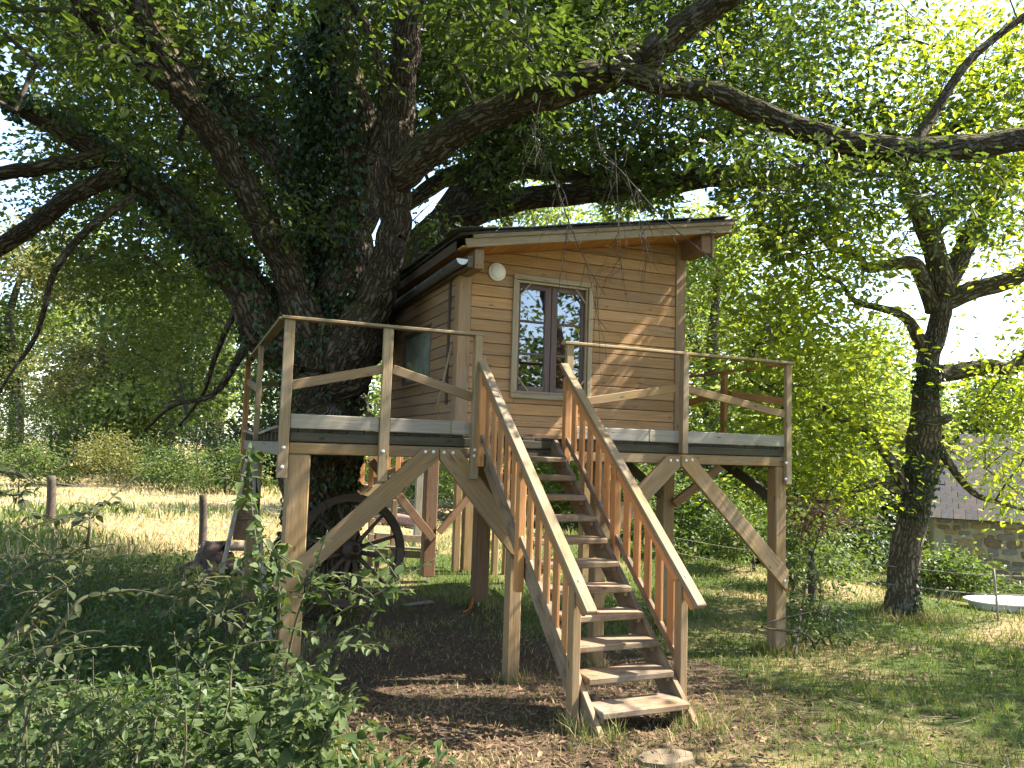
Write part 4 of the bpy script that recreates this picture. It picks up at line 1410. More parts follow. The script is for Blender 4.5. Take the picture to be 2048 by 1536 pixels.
# ivy on trunk and limbs
IP, ID_, IU = [], [], []
for k, (Q, R_) in enumerate(IV):
    n = (5200, 1400, 2600, 3600, 3800)[k]
    idx = rng.uniform(0, len(Q) - 1.001, n)
    i0 = idx.astype(int)
    f = (idx - i0)[:, None]
    c_ = Q[i0] * (1 - f) + Q[i0 + 1] * f
    r_ = R_[i0] * (1 - f[:, 0]) + R_[i0 + 1] * f[:, 0]
    T = Q[i0 + 1] - Q[i0]
    T /= np.linalg.norm(T, axis=1)[:, None]
    nrm = rand_unit(n)
    nrm -= T * (nrm * T).sum(1)[:, None]
    nrm /= np.linalg.norm(nrm, axis=1)[:, None]
    P = c_ + nrm * (r_ * 1.03 + rng.uniform(0.0, 0.07, n) ** 1.0)[:, None]
    a_ = np.arctan2(nrm[:, 1], nrm[:, 0])
    if k == 0:
        keep_ = (np.sin(P[:, 2] * 3.1 + a_ * 2) + np.sin(a_ * 3 + 1.2 + P[:, 2]) > -0.9) & (P[:, 2] > 0.5)
    elif k == 1:
        keep_ = nrm @ np.array([0.7, 0.1, 0.7]) > 0.35
    elif k == 4:
        keep_ = (nrm @ np.array([-0.9, -0.3, 0.1]) > 0.15) | (P[:, 2] < 4.4)
    else:
        keep_ = vnoise(P[:, 0] * 2, P[:, 2] * 2, 0.9, 3) > -0.45
    IP.append(P[keep_])
    IU.append((nrm + rand_unit(n) * 0.45)[keep_])
    d_ = rand_unit(n) * 0.6
    d_[:, 2] -= 0.7
    ID_.append(d_[keep_])
# a hanging curtain of ivy on the left of the central limb
n = 4200
t = rng.uniform(0, 1, n)
cpx = np.interp(t, [0, 0.35, 0.7, 1], [640, 628, 606, 632]) + rng.normal(size=n) * np.interp(t, [0, 0.4, 1], [22, 34, 40])
cpy = 60 + 600 * t
IPc = np.array([atd(a, b, d) for a, b, d in zip(cpx, cpy, 10.25 + rng.normal(size=n) * 0.16)])
IP.append(IPc)
u = rand_unit(n)
u[:, 1] -= 0.6
IU.append(u)
d_ = rand_unit(n) * 0.6
d_[:, 2] -= 0.7
ID_.append(d_)
IP, IU, ID_ = np.vstack(IP), np.vstack(IU), np.vstack(ID_)
Ls = rng.uniform(0.05, 0.095, len(IP))
leaves('ivy', IP, ID_, IU, Ls, Ls * 0.95, 'oval', 'ivyleaf', oak)

# ================================================================== WALNUT ON THE RIGHT
wal = thing('walnut_tree', (8.83, 1.31, 0), 'crooked mossy tree with bright yellow green leaves standing right of the platform', 'tree')
SK, SR = [], []
IV2 = []
D0 = 11.35
limb('trunk', [(1800, 1250, 108), (1806, 1190, 84), (1818, 1080, 78), (1838, 960, 82), (1848, 870, 84), (1852, 790, 70), (1862, 710, 66), (1880, 640, 58), (1888, 575, 62)], D0, D0, wal, 'walnutbark', 26, 0.09, 41, True, 8, IV2, 0.84)
limb('limb', [(1890, 590, 56), (1868, 500, 52), (1838, 430, 44), (1815, 370, 38), (1790, 290, 28), (1760, 200, 18)], D0, 11.0, wal, 'walnutbark', 14, 0.08, 42)
limb('limb', [(1885, 590, 54), (1920, 520, 46), (1955, 440, 40), (1990, 380, 34), (2040, 320, 28), (2100, 240, 20)], D0, 11.6, wal, 'walnutbark', 14, 0.08, 43)
limb('limb', [(1860, 470, 26), (1890, 440, 26), (1940, 400, 20), (1985, 350, 14)], 11.2, 11.0, wal, 'walnutbark', 10, 0.08, 44)
limb('limb', [(1885, 610, 50), (1950, 580, 44), (2020, 560, 40), (2100, 520, 34), (2220, 480, 22)], D0, 11.0, wal, 'walnutbark', 12, 0.08, 45)
limb('limb', [(1872, 620, 40), (1845, 560, 36), (1822, 525, 34), (1780, 530, 26), (1735, 538, 20), (1715, 510, 14), (1660, 500, 8)], D0, 10.8, wal, 'walnutbark', 12, 0.09, 46)
limb('limb', [(1842, 690, 34), (1815, 640, 24), (1770, 618, 18), (1715, 605, 15), (1680, 565, 9), (1640, 550, 6)], D0, 10.9, wal, 'walnutbark', 10, 0.09, 47)
limb('limb', [(1870, 750, 46), (1930, 742, 38), (1975, 732, 34), (2020, 738, 34), (2070, 700, 28), (2160, 640, 18)], D0, 11.4, wal, 'walnutbark', 12, 0.1, 48)
limb('limb', [(1812, 985, 34), (1780, 920, 26), (1735, 870, 22), (1690, 842, 18), (1640, 815, 13), (1570, 800, 8), (1500, 760, 5)], D0, 10.6, wal, 'walnutbark', 10, 0.08, 49)
limb('limb', [(1800, 985, 30), (1770, 965, 22), (1730, 972, 18), (1690, 998, 14), (1640, 1004, 9), (1590, 990, 5)], D0, 10.9, wal, 'walnutbark', 10, 0.08, 50)
limb('limb', [(1868, 880, 24), (1900, 930, 20), (1945, 985, 16), (1990, 1002, 13), (2060, 1020, 9), (2120, 1020, 5)], D0, 10.9, wal, 'walnutbark', 10, 0.08, 51)
limb('snag', [(1850, 842, 26), (1890, 838, 20), (1905, 832, 9)], D0 - 0.2, D0 - 0.2, wal, 'walnutbark', 10, 0.1, 52, False)
WC = []
rs = np.random.default_rng(77)
for (cx_, cy_, d, sx, sy, sd2, k) in ((1560, 620, 11.0, 150, 90, 1.0, 70), (1700, 700, 10.9, 110, 70, 0.9, 60), (1640, 850, 10.9, 110, 60, 0.8, 60), (1660, 960, 11.1, 90, 50, 0.7, 40), (1500, 760, 11.2, 90, 70, 0.9, 40), (1960, 780, 11.2, 80, 45, 0.8, 26),
                                     (2000, 930, 11.1, 70, 60, 0.8, 30), (1990, 650, 11.4, 60, 40, 1.0, 12), (1950, 480, 11.0, 110, 70, 1.1, 34), (1820, 330, 11.2, 150, 60, 1.1, 50), (1720, 480, 11.0, 100, 50, 0.9, 34), (1600, 470, 11.2, 110, 60, 1.0, 44), (2150, 600, 11, 120, 200, 1.3, 60), (1990, 300, 11.2, 90, 80, 1.0, 50), (1960, 90, 11.3, 140, 70, 1.1, 50), (1900, 150, 11.5, 250, 80, 1.5, 60)):
    for _ in range(int(k * 1.35)):
        WC.append(atd(cx_ + rs.normal() * sx, cy_ + rs.normal() * sy, d + rs.normal() * sd2))
WC = np.array(WC)
px, py, dz = project(WC)
WC = WC[~((px > 1895) & (px < 2030) & (py > 585) & (py < 720)) & ~((px > 1790) & (px < 1900) & (py > 560) & (dz < 11.3)) & ~((px > 1770) & (px < 1960) & (py > 400) & (py < 1130) & (dz < 11.6)) & (WC[:, 2] > 1.1) & ~((px < 1440) & (py > 430)) & ~((px > 1700) & (px < 1860) & (py > 560) & (py < 640))]
SKA2, SRA2 = np.vstack(SK), np.concatenate(SR)
o = obj('twigs', np_mesh('twigs', *grow(SKA2, SRA2, WC, 0.003, 0.3, 0.05)), M['twigbark'], wal)
tag(o, kind='stuff')
Pn, Dn, Un, Ln, Wn = cluster_leaves(WC, 38, 0.24, 0.07, 0.125, 0.5, 0.7, 0.15)
leaves('crown', Pn, Dn, Un, Ln, Wn, 'oval', 'walnutleaf', wal)
Q, R_ = IV2[0]
n = 3000
idx = rng.uniform(0, len(Q) * 0.72, n)
i0 = idx.astype(int)
T = Q[i0 + 1] - Q[i0]
T /= np.linalg.norm(T, axis=1)[:, None]
nrm = rand_unit(n)
nrm -= T * (nrm * T).sum(1)[:, None]
nrm /= np.linalg.norm(nrm, axis=1)[:, None]
P = Q[i0] + nrm * (R_[i0] * 1.04 + rng.uniform(0, 0.04, n))[:, None]
kp = vnoise(P[:, 0] * 3, P[:, 2] * 2, 1.2, 1) + 0.4 * (nrm @ np.array([-0.5, -0.8, 0])) > 0.0
d_ = rand_unit(n) * 0.6
d_[:, 2] -= 0.7
Ls = rng.uniform(0.04, 0.075, n)
leaves('ivy', P[kp], d_[kp], (nrm + rand_unit(n) * 0.4)[kp], Ls[kp], Ls[kp] * 0.95, 'oval', 'ivyleaf', wal)

# ================================================================== BACKGROUND TREES


def wood_tree(name, label, base, h, rad, mat, ncl=260, leaf=0.2, group='trees of the wood behind', low=0.12, per=26, seed=0, dense=1.0, cat='tree'):
    rs = np.random.default_rng(seed)
    x, y = base
    z0 = float(gz(x, y))
    t = thing(name, (x, y, z0), label, cat, group)
    tp = np.array([[x, y, z0 - 0.2], [x + rs.normal() * 0.2, y, z0 + h * 0.3], [x + rs.normal() * 0.4, y, z0 + h * 0.6], [x + rs.normal() * 0.4, y, z0 + h * 0.93]])
    tr = np.array([0.035, 0.027, 0.016, 0.004]) * h
    Q, R_ = spline(tp, tr, 6)
    tube_obj('trunk', Q, R_, 'twigbark', t, 9, 0.06, seed)
    # lobed crown: a few big masses and their outer shells
    nl = rs.integers(9, 14)
    lob = []
    for k in range(nl):
        a = rs.uniform(0, 6.28)
        f = rs.uniform(low, 0.92)
        rr = rad * math.sin(math.pi * min(0.98, (f + 0.10) / 1.08)) ** 0.6
        q_ = rs.uniform(0.3, 0.75) * rr
        lob.append((x + q_ * math.cos(a), y + q_ * math.sin(a), z0 + h * f, rr * rs.uniform(0.38, 0.6)))
    lob.append((x, y, z0 + h * 0.9, rad * 0.34))
    lob = np.array(lob)
    w = lob[:, 3] ** 2
    k = rs.choice(len(lob), ncl, p=w / w.sum())
    v = rs.normal(size=(ncl, 3))
    v /= np.linalg.norm(v, axis=1)[:, None]
    v[:, 2] *= 0.8
    Cc = lob[k, :3] + v * (lob[k, 3] * rs.uniform(0.55, 1.05, ncl))[:, None]
    Cc = Cc[Cc[:, 2] > z0 + 0.25]
    o = obj('branches', np_mesh('branches', *grow(Q, R_, Cc[::3], 0.006, 0.9, 0.02)), M['twigbark'], t)
    tag(o, kind='stuff')
    Pn, Dn, Un, Ln, Wn = cluster_leaves(Cc, per, leaf * 1.9, leaf * 0.7, leaf * 1.25, 0.62, 0.4, 0.2)
    leaves('crown', Pn, Dn, Un, Ln, Wn, 'kite', mat, t)
    return t


def at_ground(px_, D):
    p = atd(px_, 900, D)
    return (float(p[0]), float(p[1]))


G1 = 'trees of the wood beyond the field'
TREES = [
    # px, distance, height, radius, material, label
    (-190, 34, 12, 4.6, 'bgleaf1', 'green broadleaf tree at the far left end of the wood'),
    (30, 36, 11.5, 4.2, 'bgleaf2', 'olive and yellowish tree behind the left fence post'),
    (130, 44, 14, 4.4, 'bgleaf3', 'tall pale green tree farther back behind the left fence post'),
    (210, 33, 9.5, 3.6, 'bgleaf2', 'rounded olive tree right of the left fence post'),
    (330, 31, 9.0, 3.6, 'bgleaf3', 'pale grey green tree between the two left fence posts'),
    (430, 34, 12.5, 4.2, 'bgleaf3', 'full pale green tree left of the oak trunk'),
    (560, 38, 12, 4.2, 'bgleaf4', 'dark tree hidden behind the oak trunk'),
    (740, 36, 10, 4.0, 'bgleaf3', 'pale tree seen between oak trunk and cabin wall'),
    (930, 42, 11, 4.6, 'bgleaf1', 'green tree straight behind the cabin'),
    (1120, 38, 12, 4.4, 'bgleaf3', 'pale tree rising behind the cabin roof'),
    (1420, 27, 12.5, 4.4, 'bgleaf3', 'tall pale willow like tree right behind the cabin'),
    (1560, 33, 8.5, 3.6, 'bgleaf1', 'green tree behind the right railing'),
    (1500, 22, 4.4, 2.2, 'bgleaf4', 'low dark thicket tree under the right platform corner'),
    (1700, 36, 9.0, 3.8, 'bgleaf3', 'pale round tree left of the crooked tree trunk'),
    (1650, 26, 5.2, 2.5, 'bgleaf4', 'dark green tree in the hedge left of the crooked trunk'),
    (1980, 40, 8.2, 3.6, 'bgleaf1', 'round green tree above the barn roof'),
    (2150, 36, 9.0, 3.6, 'bgleaf1', 'green tree behind the barn at the right edge'),
    (1010, 26, 12.5, 4.0, 'bgleaf3', 'light green tree showing between oak limb and roof edge'),
    (1230, 27, 13.0, 4.0, 'bgleaf3', 'light tree with its top above the middle of the cabin roof'),
    (1330, 35, 14.0, 4.4, 'bgleaf2', 'tall yellowish tree above the high end of the roof'),
    (1580, 25, 9.5, 3.6, 'bgleaf3', 'bright tree just right of the right railing corner'),
    (1760, 45, 12.5, 4.6, 'bgleaf3', 'hazy pale tree far behind the crooked tree'),
    (1800, 30, 4.6, 2.4, 'bgleaf2', 'yellowish tree glimpsed behind the crooked trunk'),
]
for k, (px_, D, h, r_, mt, lb) in enumerate(TREES):
    if px_ < 520:
        D, h, r_ = D + 8, h * 1.22, r_ * 1.2
    wood_tree('wood_tree', lb, at_ground(px_, D), h, r_, mt, int(200 + h * 20), 0.19 if D < 30 else 0.25, G1, seed=100 + k, per=32, low=0.06)
BUSH = [
    (40, 27, 3.0, 2.0, 'bushleaf', 'light green bramble bush at the left edge of the field'),
    (170, 29, 2.4, 1.9, 'bushleaf', 'low bramble bush right of the left fence post'),
    (300, 26, 1.5, 1.4, 'bushleaf', 'small bright bush in the dry field between the fence posts'),
    (400, 29, 2.2, 1.8, 'bgleaf4', 'dark bush at the foot of the wood near the short fence post'),
    (-80, 24, 2.4, 1.8, 'bushleaf', 'bramble bush cut by the left picture edge'),
    (90, 22, 1.1, 1.3, 'bushleaf', 'low bramble patch just beyond the left fence post'),
    (230, 24, 1.5, 1.6, 'bgleaf2', 'yellowish scrub in the middle of the left field'),
    (355, 23, 1.2, 1.4, 'bushleaf', 'low green scrub left of the short fence post'),
    (455, 22, 1.4, 1.3, 'bushleaf', 'green scrub between short fence post and trestle'),
    (-20, 30, 3.4, 2.2, 'bushleaf', 'tall light scrub at the back left of the field'),
    (110, 31, 3.2, 2.4, 'bgleaf3', 'pale scrub at the foot of the left wood'),
    (1400, 17, 1.5, 1.3, 'bushleaf', 'leafy weeds bush beyond the right platform bay'),
    (1510, 15, 1.2, 1.1, 'bushleaf', 'weedy bush right behind the right corner post'),
    (1690, 17, 1.6, 1.5, 'bgleaf1', 'green hedge bush left of the crooked trunk base'),
    (1895, 13.6, 0.75, 0.6, 'bushleaf', 'nettle clump in front of the barn wall'),
    (2050, 13.0, 0.3, 0.7, 'bgleaf1', 'dark green weeds behind the white tub'),
    (1290, 21, 2.2, 1.8, 'bgleaf1', 'green bush seen behind the stair rail'),
    (980, 24, 2.4, 2.0, 'bgleaf3', 'pale bush seen between the rear posts'),
    (820, 26, 2.2, 2.0, 'bgleaf3', 'pale bush behind the brushwood heap'),
    (1600, 13.2, 1.3, 0.9, 'bushleaf', 'weeds growing round the small fence post at right'),
]
for k, (px_, D, h, r_, mt, lb) in enumerate(BUSH):
    if px_ < 520:
        D, h, r_ = D + 8, h * 1.25, r_ * 1.25
    wood_tree('bush', lb, at_ground(px_, D), h, r_, mt, 130, 0.12 if D > 16 else 0.085, 'bushes along the field', low=0.05, per=26, seed=200 + k, cat='bush')
# a tree outside the picture on the right; only its dappled shade lies on the lawn
wood_tree('unseen_shade_tree', 'tree outside the right picture edge shading the lawn', (12.6, -4.2), 9.5, 3.6, 'bgleaf1', 150, 0.15, None, low=0.3, per=22, seed=500)
# trees behind the viewer, seen only as reflections in the cabin windows
for k, (x, y, h, lb) in enumerate(((6.3, -12.5, 12, 'nearest tree mirrored in the front window panes'), (10.5, -14, 12, 'right hand tree mirrored in the front window'), (8.0, -19, 14, 'farther tree mirrored in the front window'))):
    wood_tree('mirrored_tree', lb, (x, y), h, 4.0, 'bgleaf1', 200, 0.22, 'trees mirrored in the windows', seed=300 + k, per=22)

# ================================================================== THINGS ON THE GROUND
def gpt(px_, py_, it=12):
    """ground point under a picture position"""
    z = 0.0
    d = ray(px_, py_)
    p = CAM
    for _ in range(it):
        p = CAM + d * (z - CAM[2]) / d[2]
        z = float(gz(p[0], p[1]))
    return np.array([p[0], p[1], z])


# ---- wagon wheel leaning on the trunk
wc = aty(702, 1100, 2.45)
wheel = thing('wagon_wheel', (wc[0], wc[1], float(gz(wc[0], wc[1]))), 'old dark wooden wagon wheel leaning against the oak trunk under the platform', 'wheel')
ax = Vector((0.10, -0.97, 0.20)).normalized()
WW = Matrix.Translation(Vector(wc)) @ ax.to_track_quat('Z', 'Y').to_matrix().to_4x4()
RO, RI, TH = 0.66, 0.575, 0.07
nF = 6
for k in range(nF):               # felloes
    seg = 8
    V, F = [], []
    for s in range(seg + 1):
        a = (k + 0.006 + (0.988) * s / seg) / nF * 2 * math.pi
        for r, h in ((RI, -TH / 2), (RO, -TH / 2), (RO, TH / 2), (RI, TH / 2)):
            V.append((r * math.cos(a), r * math.sin(a), h))
    for s in range(seg):
        for e in range(4):
            F.append([s * 4 + e, s * 4 + (e + 1) % 4, s * 4 + 4 + (e + 1) % 4, s * 4 + 4 + e])
    F += [[0, 1, 2, 3], [seg * 4 + 3, seg * 4 + 2, seg * 4 + 1, seg * 4]]
    obj('felloe', np_mesh('felloe', np.array(V), np.array(F), None, False), M['wheel'], wheel, WW)
lathe('tyre', [(RO + 0.001, -TH / 2 + 0.006), (RO + 0.010, -TH / 2 + 0.006), (RO + 0.010, TH / 2 - 0.006), (RO + 0.001, TH / 2 - 0.006), (RO + 0.001, -TH / 2 + 0.006)], 'felt', wheel, WW, 48, False)
lathe('hub', [(0.055, -0.12), (0.085, -0.11), (0.115, -0.04), (0.115, 0.04), (0.095, 0.10), (0.075, 0.17), (0.07, 0.19), (0.045, 0.19), (0.045, 0.12)], 'wheel', wheel, WW, 24)
for k in range(12):
    a = (k + 0.5) / 12 * 2 * math.pi
    p0 = WW @ Vector((0.10 * math.cos(a), 0.10 * math.sin(a), 0))
    p1_ = WW @ Vector((0.59 * math.cos(a), 0.59 * math.sin(a), 0))
    tube_obj('spoke', [p0, (p0 * 0.5 + p1_ * 0.5), p1_], [0.03, 0.025, 0.02], 'wheel', wheel, 8)

# ---- trestle below the left end
tr_ = thing('trestle', (0.0, 2.3, 0), 'pale narrow wooden trestle with splayed legs below the left platform corner', 'trestle')
Yt = 1.6
for a, b, w in (((501, 893), (455, 1095), 0.045), ((503, 893), (533, 1215), 0.05), ((512, 905), (520, 1210), 0.035)):
    p0, p1_ = aty(a[0], a[1], Yt), aty(b[0], b[1], Yt)
    p1_ = p1_ + (p1_ - p0) * 0.25
    timber('leg', p0, p1_, 0.05, w, 'whitepaint', tr_, (1, 0, 0))
for f in (0.35, 0.7):
    p0 = aty(501 - 46 * f, 893 + 202 * f, Yt + 0.04)
    p1_ = aty(503 + 20 * f, 893 + 202 * f, Yt + 0.04)
    timber('rung', p0, p1_, 0.03, 0.05, 'red', tr_, (0, 0, 1))
timber('side_board', aty(497, 915, Yt + 0.08), aty(478, 1080, Yt + 0.08), 0.02, 0.13, 'red', tr_, (1, 0, 0))

# ---- rear staircase glimpsed behind trunk and brace
rst = thing('rear_staircase', aty(690, 1080, 6.6), 'rear wooden stair with slatted railing glimpsed under the platform behind the trunk', 'staircase')
a0, a1 = aty(640, 1045, 6.7), aty(860, 915, 6.7)
dv = a1 - a0
for off in (0.0, 0.75):
    o3 = np.array([0, off, 0])
    timber('stringer', a0 + o3, a1 + o3, 0.045, 0.17, 'rail', rst)
    timber('handrail', a0 + o3 + [0, 0, 0.62], a1 + o3 + [0, 0, 0.62], 0.06, 0.045, 'rail', rst)
    for k in range(8):
        p = a0 + o3 + dv * (k + 0.5) / 8
        timber('baluster', p + [0, -0.03, 0.1], p + [0, -0.03, 0.59], 0.02, 0.09, 'orange', rst, (1, 0, 0))
for k in range(7):
    p = a0 + dv * (k + 0.5) / 7
    timber('tread', p + [0, 0.03, 0.03], p + [0, 0.72, 0.03], 0.2, 0.035, 'tread', rst)
for px_ in (745, 790):
    p = aty(px_, 1000, 6.75)
    timber('post', (p[0], p[1] + 0.02, -0.1), (p[0], p[1] + 0.02, p[2]), 0.09, 0.09, 'treated', rst, (0, 1, 0))
pg = gpt(833, 1092)
pst = timber('grey_post', (pg[0], pg[1], pg[2] - 0.2), (pg[0], pg[1], 2.0), 0.14, 0.14, 'grey', None, (0, 1, 0))
tag(pst, 'grey upright post standing between brushwood heap and red brown post', 'post')

# ---- planks of a low bench, log and brushwood heap behind
bn = thing('plank_bench', gpt(800, 1120), 'low bench of weathered planks seen behind the wagon wheel', 'bench')
for py_, d, mt in ((1072, 0.0, 'tread'), (1092, -0.25, 'grey'), (1104, -0.3, 'tread')):
    p0, p1_ = aty(745, py_, 6.9 + d), aty(872, py_ + 8, 6.9 + d)
    timber('plank', p0, p1_, 0.20 if py_ == 1092 else 0.03, 0.03 if py_ == 1092 else 0.12, mt, bn)
for px_ in (755, 862):
    p = aty(px_, 1100, 6.8)
    timber('leg', (p[0], p[1], -0.1), (p[0], p[1], p[2]), 0.07, 0.07, 'tread', bn, (0, 1, 0))
lg = [gpt(765, 1050) + [0, 0, 0.16], gpt(800, 1052) + [0, 0, 0.17], gpt(850, 1060) + [0, 0, 0.15]]
tag(tube_obj('felled_log', lg, [0.17, 0.16, 0.14], 'felledbark', None, 14, 0.08, 5, 5), 'reddish brown log lying in front of the brushwood heap', 'log')
bh = thing('brushwood_heap', gpt(800, 1038), 'heap of dry branches lying in the sun behind the platform', 'brushwood')
rs = np.random.default_rng(9)
cb = gpt(790, 1036)
parts = []
for k in range(170):
    p = cb + rs.normal(size=3) * [1.3, 0.5, 0.0] + [0, 0, abs(rs.normal()) * 0.28]
    v = rs.normal(size=3) * [1, 0.6, 0.28]
    v /= np.linalg.norm(v)
    L = rs.uniform(0.5, 1.5)
    P = np.array([p + v * L * (t - 0.5) + rs.normal(size=3) * 0.03 for t in np.linspace(0, 1, 5)])
    parts.append(tube(P, np.linspace(0.022, 0.006, 5) * rs.uniform(0.5, 1.2), 4))
tag(obj('sticks', np_mesh('sticks', *merge(parts)), M['stick'], bh), kind='stuff')

# ---- short log on a stump at the left
sp0 = gpt(430, 1145)
stp = thing('tree_stump', sp0, 'dark rotten stump with roots left of the platform in the undergrowth', 'stump')
tube_obj('stump_body', [sp0 + [0, 0, -0.1], sp0 + [0, 0, 0.12], sp0 + [0.02, 0, 0.34], sp0 + [0.03, 0, 0.36]], [0.46, 0.34, 0.27, 0.2], 'log', stp, 18, 0.16, 3, 5)
for k in range(7):
    a = k * 0.9
    v = np.array([math.cos(a), math.sin(a), 0])
    tube_obj('root', [sp0 + v * 0.22 + [0, 0, 0.14], sp0 + v * 0.5 + [0, 0, 0.06], sp0 + v * 0.8 + [0, 0, -0.06]], [0.09, 0.06, 0.02], 'log', stp, 8, 0.1, k, 4)
p0 = sp0 + np.array([-0.22, 0.02, 0.42])
tag(tube_obj('cut_log', [p0, p0 + [0.35, 0.03, 0.0], p0 + [0.75, 0.06, -0.02]], [0.075, 0.08, 0.072], 'stick', None, 14, 0.06, 8, 5), 'short cut log lying across the rotten stump', 'log')

# ---- wire fence at the left
fl = thing('field_fence', gpt(403, 1100), 'wire fence with two rough wooden posts along the dry field at left', 'fence')
fp = [gpt(100, 1048), gpt(404, 1102)]
tops = [atd(103, 952, np.dot(fp[0] - CAM, AX[2])), atd(406, 990, np.dot(fp[1] - CAM, AX[2]))]
for a, b, r_ in zip(fp, tops, (0.105, 0.075)):
    tube_obj('fence_post', [a - [0, 0, 0.2], a * 0.5 + b * 0.5 + [0.012, 0, 0], b], [r_, r_ * 0.95, r_ * 0.92], 'fencewood', fl, 12, 0.05, 4, 4)
dv = fp[1] - fp[0]
far = fp[0] - dv * 1.2
nearp = fp[1] + dv * 0.75
for h in (0.22, 0.48, 0.75, 1.0):
    P = []
    for q0, q1 in ((far, fp[0]), (fp[0], fp[1]), (fp[1], nearp)):
        for t in np.linspace(0, 1, 7)[:-1]:
            p = q0 * (1 - t) + q1 * t
            P.append([p[0], p[1], (q0[2] * (1 - t) + q1[2] * t) + h - 0.03 * math.sin(math.pi * t)])
    P.append([nearp[0], nearp[1], nearp[2] + h])
    tube_obj('wire', P, 0.006, 'wire', fl, 4)

# ---- wire fence at the right
fr_ = thing('paddock_fence', gpt(1622, 1208), 'thin wire fence with slim stakes in front of the crooked tree and barn', 'fence')
q0 = gpt(1622, 1208)
tube_obj('fence_post', [q0 - [0, 0, 0.2], q0 + [0.01, 0, 0.35], q0 + [0.0, 0, 0.78]], [0.05, 0.048, 0.045], 'fencewood', fr_, 10, 0.06, 2, 4)
q1 = gpt(1998, 1242)
tube_obj('stake', [q1 - [0, 0, 0.15], q1 + [-0.05, 0, 0.35], q1 + [-0.09, 0, 0.72]], 0.016, 'whitepaint', fr_, 8)
qa = gpt(1340, 1150)
for h, s in ((0.42, 0.0), (0.68, 0.02)):
    P = [qa + [0, 0, h], (qa + q0) / 2 + [0, 0, h - 0.03], q0 + [0, 0, h], (q0 + q1) / 2 + [0, 0, h - 0.04], q1 + [-0.06, 0, h - 0.05], q1 + [3, -0.6, h - 0.1]]
    tube_obj('wire', P, 0.005, 'whitepaint', fr_, 4, 0, 0, 4)

# ---- white bathtub used as a trough
tc_ = gpt(2046, 1226) + [0, 0, -0.20]
tb = thing('bath_tub', tc_, 'old white enamel bathtub standing as a trough beyond the crooked tree', 'bathtub')


def oval(a, b, z, n=40, e=2.6):
    return [(a * math.copysign(abs(math.cos(t)) ** (2 / e), math.cos(t)), b * math.copysign(abs(math.sin(t)) ** (2 / e), math.sin(t)), z) for t in np.linspace(0, 2 * math.pi, n, endpoint=False)]


rings = [oval(0.55, 0.22, 0.02), oval(0.70, 0.30, 0.10), oval(0.79, 0.34, 0.30), oval(0.81, 0.36, 0.36), oval(0.86, 0.41, 0.365), oval(0.86, 0.41, 0.385), oval(0.80, 0.35, 0.385), oval(0.76, 0.32, 0.30), oval(0.66, 0.27, 0.12), oval(0.4, 0.15, 0.07)]
V = np.array(rings).reshape(-1, 3)
n_ = 40
F = np.array([[i_ * n_ + j_, i_ * n_ + (j_ + 1) % n_, (i_ + 1) * n_ + (j_ + 1) % n_, (i_ + 1) * n_ + j_] for i_ in range(len(rings) - 1) for j_ in range(n_)])
me = np_mesh('basin', V, F)
bm = bmesh.new()
bm.from_mesh(me)
bmesh.ops.holes_fill(bm, edges=bm.edges[:], sides=0)
bm.to_mesh(me)
bm.free()
TW = Matrix.Translation(Vector(tc_)) @ Matrix.Rotation(math.radians(-22), 4, 'Z')
obj('basin', me, M['white'], tb, TW)
tube_obj('tap_pipe', [TW @ Vector((-1.16, 0.3, 0.25)), TW @ Vector((-1.05, 0.3, 0.42)), TW @ Vector((-0.97, 0.3, 0.5))], 0.015, 'whitepaint', tb, 8, 0, 0, 3)

# ---- stone barn at the right
bA = atd(1856, 1032, 18.0)           # near left end of the eave
dirb = np.array([0.643, -0.766, 0.0])
dirb /= np.linalg.norm(dirb)
inb = np.array([0.766, 0.643, 0.0])
inb /= np.linalg.norm(inb)
barn = thing('stone_barn', (bA[0], bA[1], float(gz(bA[0], bA[1]))), 'low stone barn with brownish slate roof behind the crooked tree', 'barn')
zb, ze = float(gz(bA[0], bA[1])) - 0.3, float(bA[2])
BL = 7.0
BW = Matrix(((dirb[0], inb[0], 0, bA[0]), (dirb[1], inb[1], 0, bA[1]), (0, 0, 1, 0), (0, 0, 0, 1)))
wallb = prism('wall', [(0.12, zb), (BL, zb), (BL, ze), (0.12, ze)], 0.5, 'mortar', barn, BW @ Matrix.Translation((0, 0.15, 0)), 0.01)
prism('gable_wall', [(0.12, zb), (0.60, zb), (0.60, ze), (0.12, ze)], 5.0, 'mortar', barn, BW @ Matrix.Translation((0, 0.66, 0)), 0.01)


def stone_mesh(w, h, d, seed):
    r_ = np.random.default_rng(seed)
    n = 9
    ang = np.sort((np.arange(n) + r_.uniform(-0.3, 0.3, n)) / n * 2 * math.pi)
    V, F = [], []
    for s, y in ((1.0, d), (1.0, 0.02), (0.86, 0.0)):
        for a, jj in zip(ang, r_.uniform(0.88, 1.06, n)):
            c_, s_ = math.cos(a), math.sin(a)
            V.append((w / 2 * s * jj * math.copysign(abs(c_) ** 0.6, c_), y, h / 2 * s * jj * math.copysign(abs(s_) ** 0.6, s_)))
    for k in range(2):
        for j_ in range(n):
            F.append([k * n + j_, k * n + (j_ + 1) % n, (k + 1) * n + (j_ + 1) % n, (k + 1) * n + j_])
    F.append([2 * n + j_ for j_ in range(n)])
    me = bpy.data.meshes.new('stone')
    me.from_pydata(V, [], F)
    bm = bmesh.new()
    bm.from_mesh(me)
    bmesh.ops.recalc_face_normals(bm, faces=bm.faces)
    bm.to_mesh(me)
    bm.free()
    return me


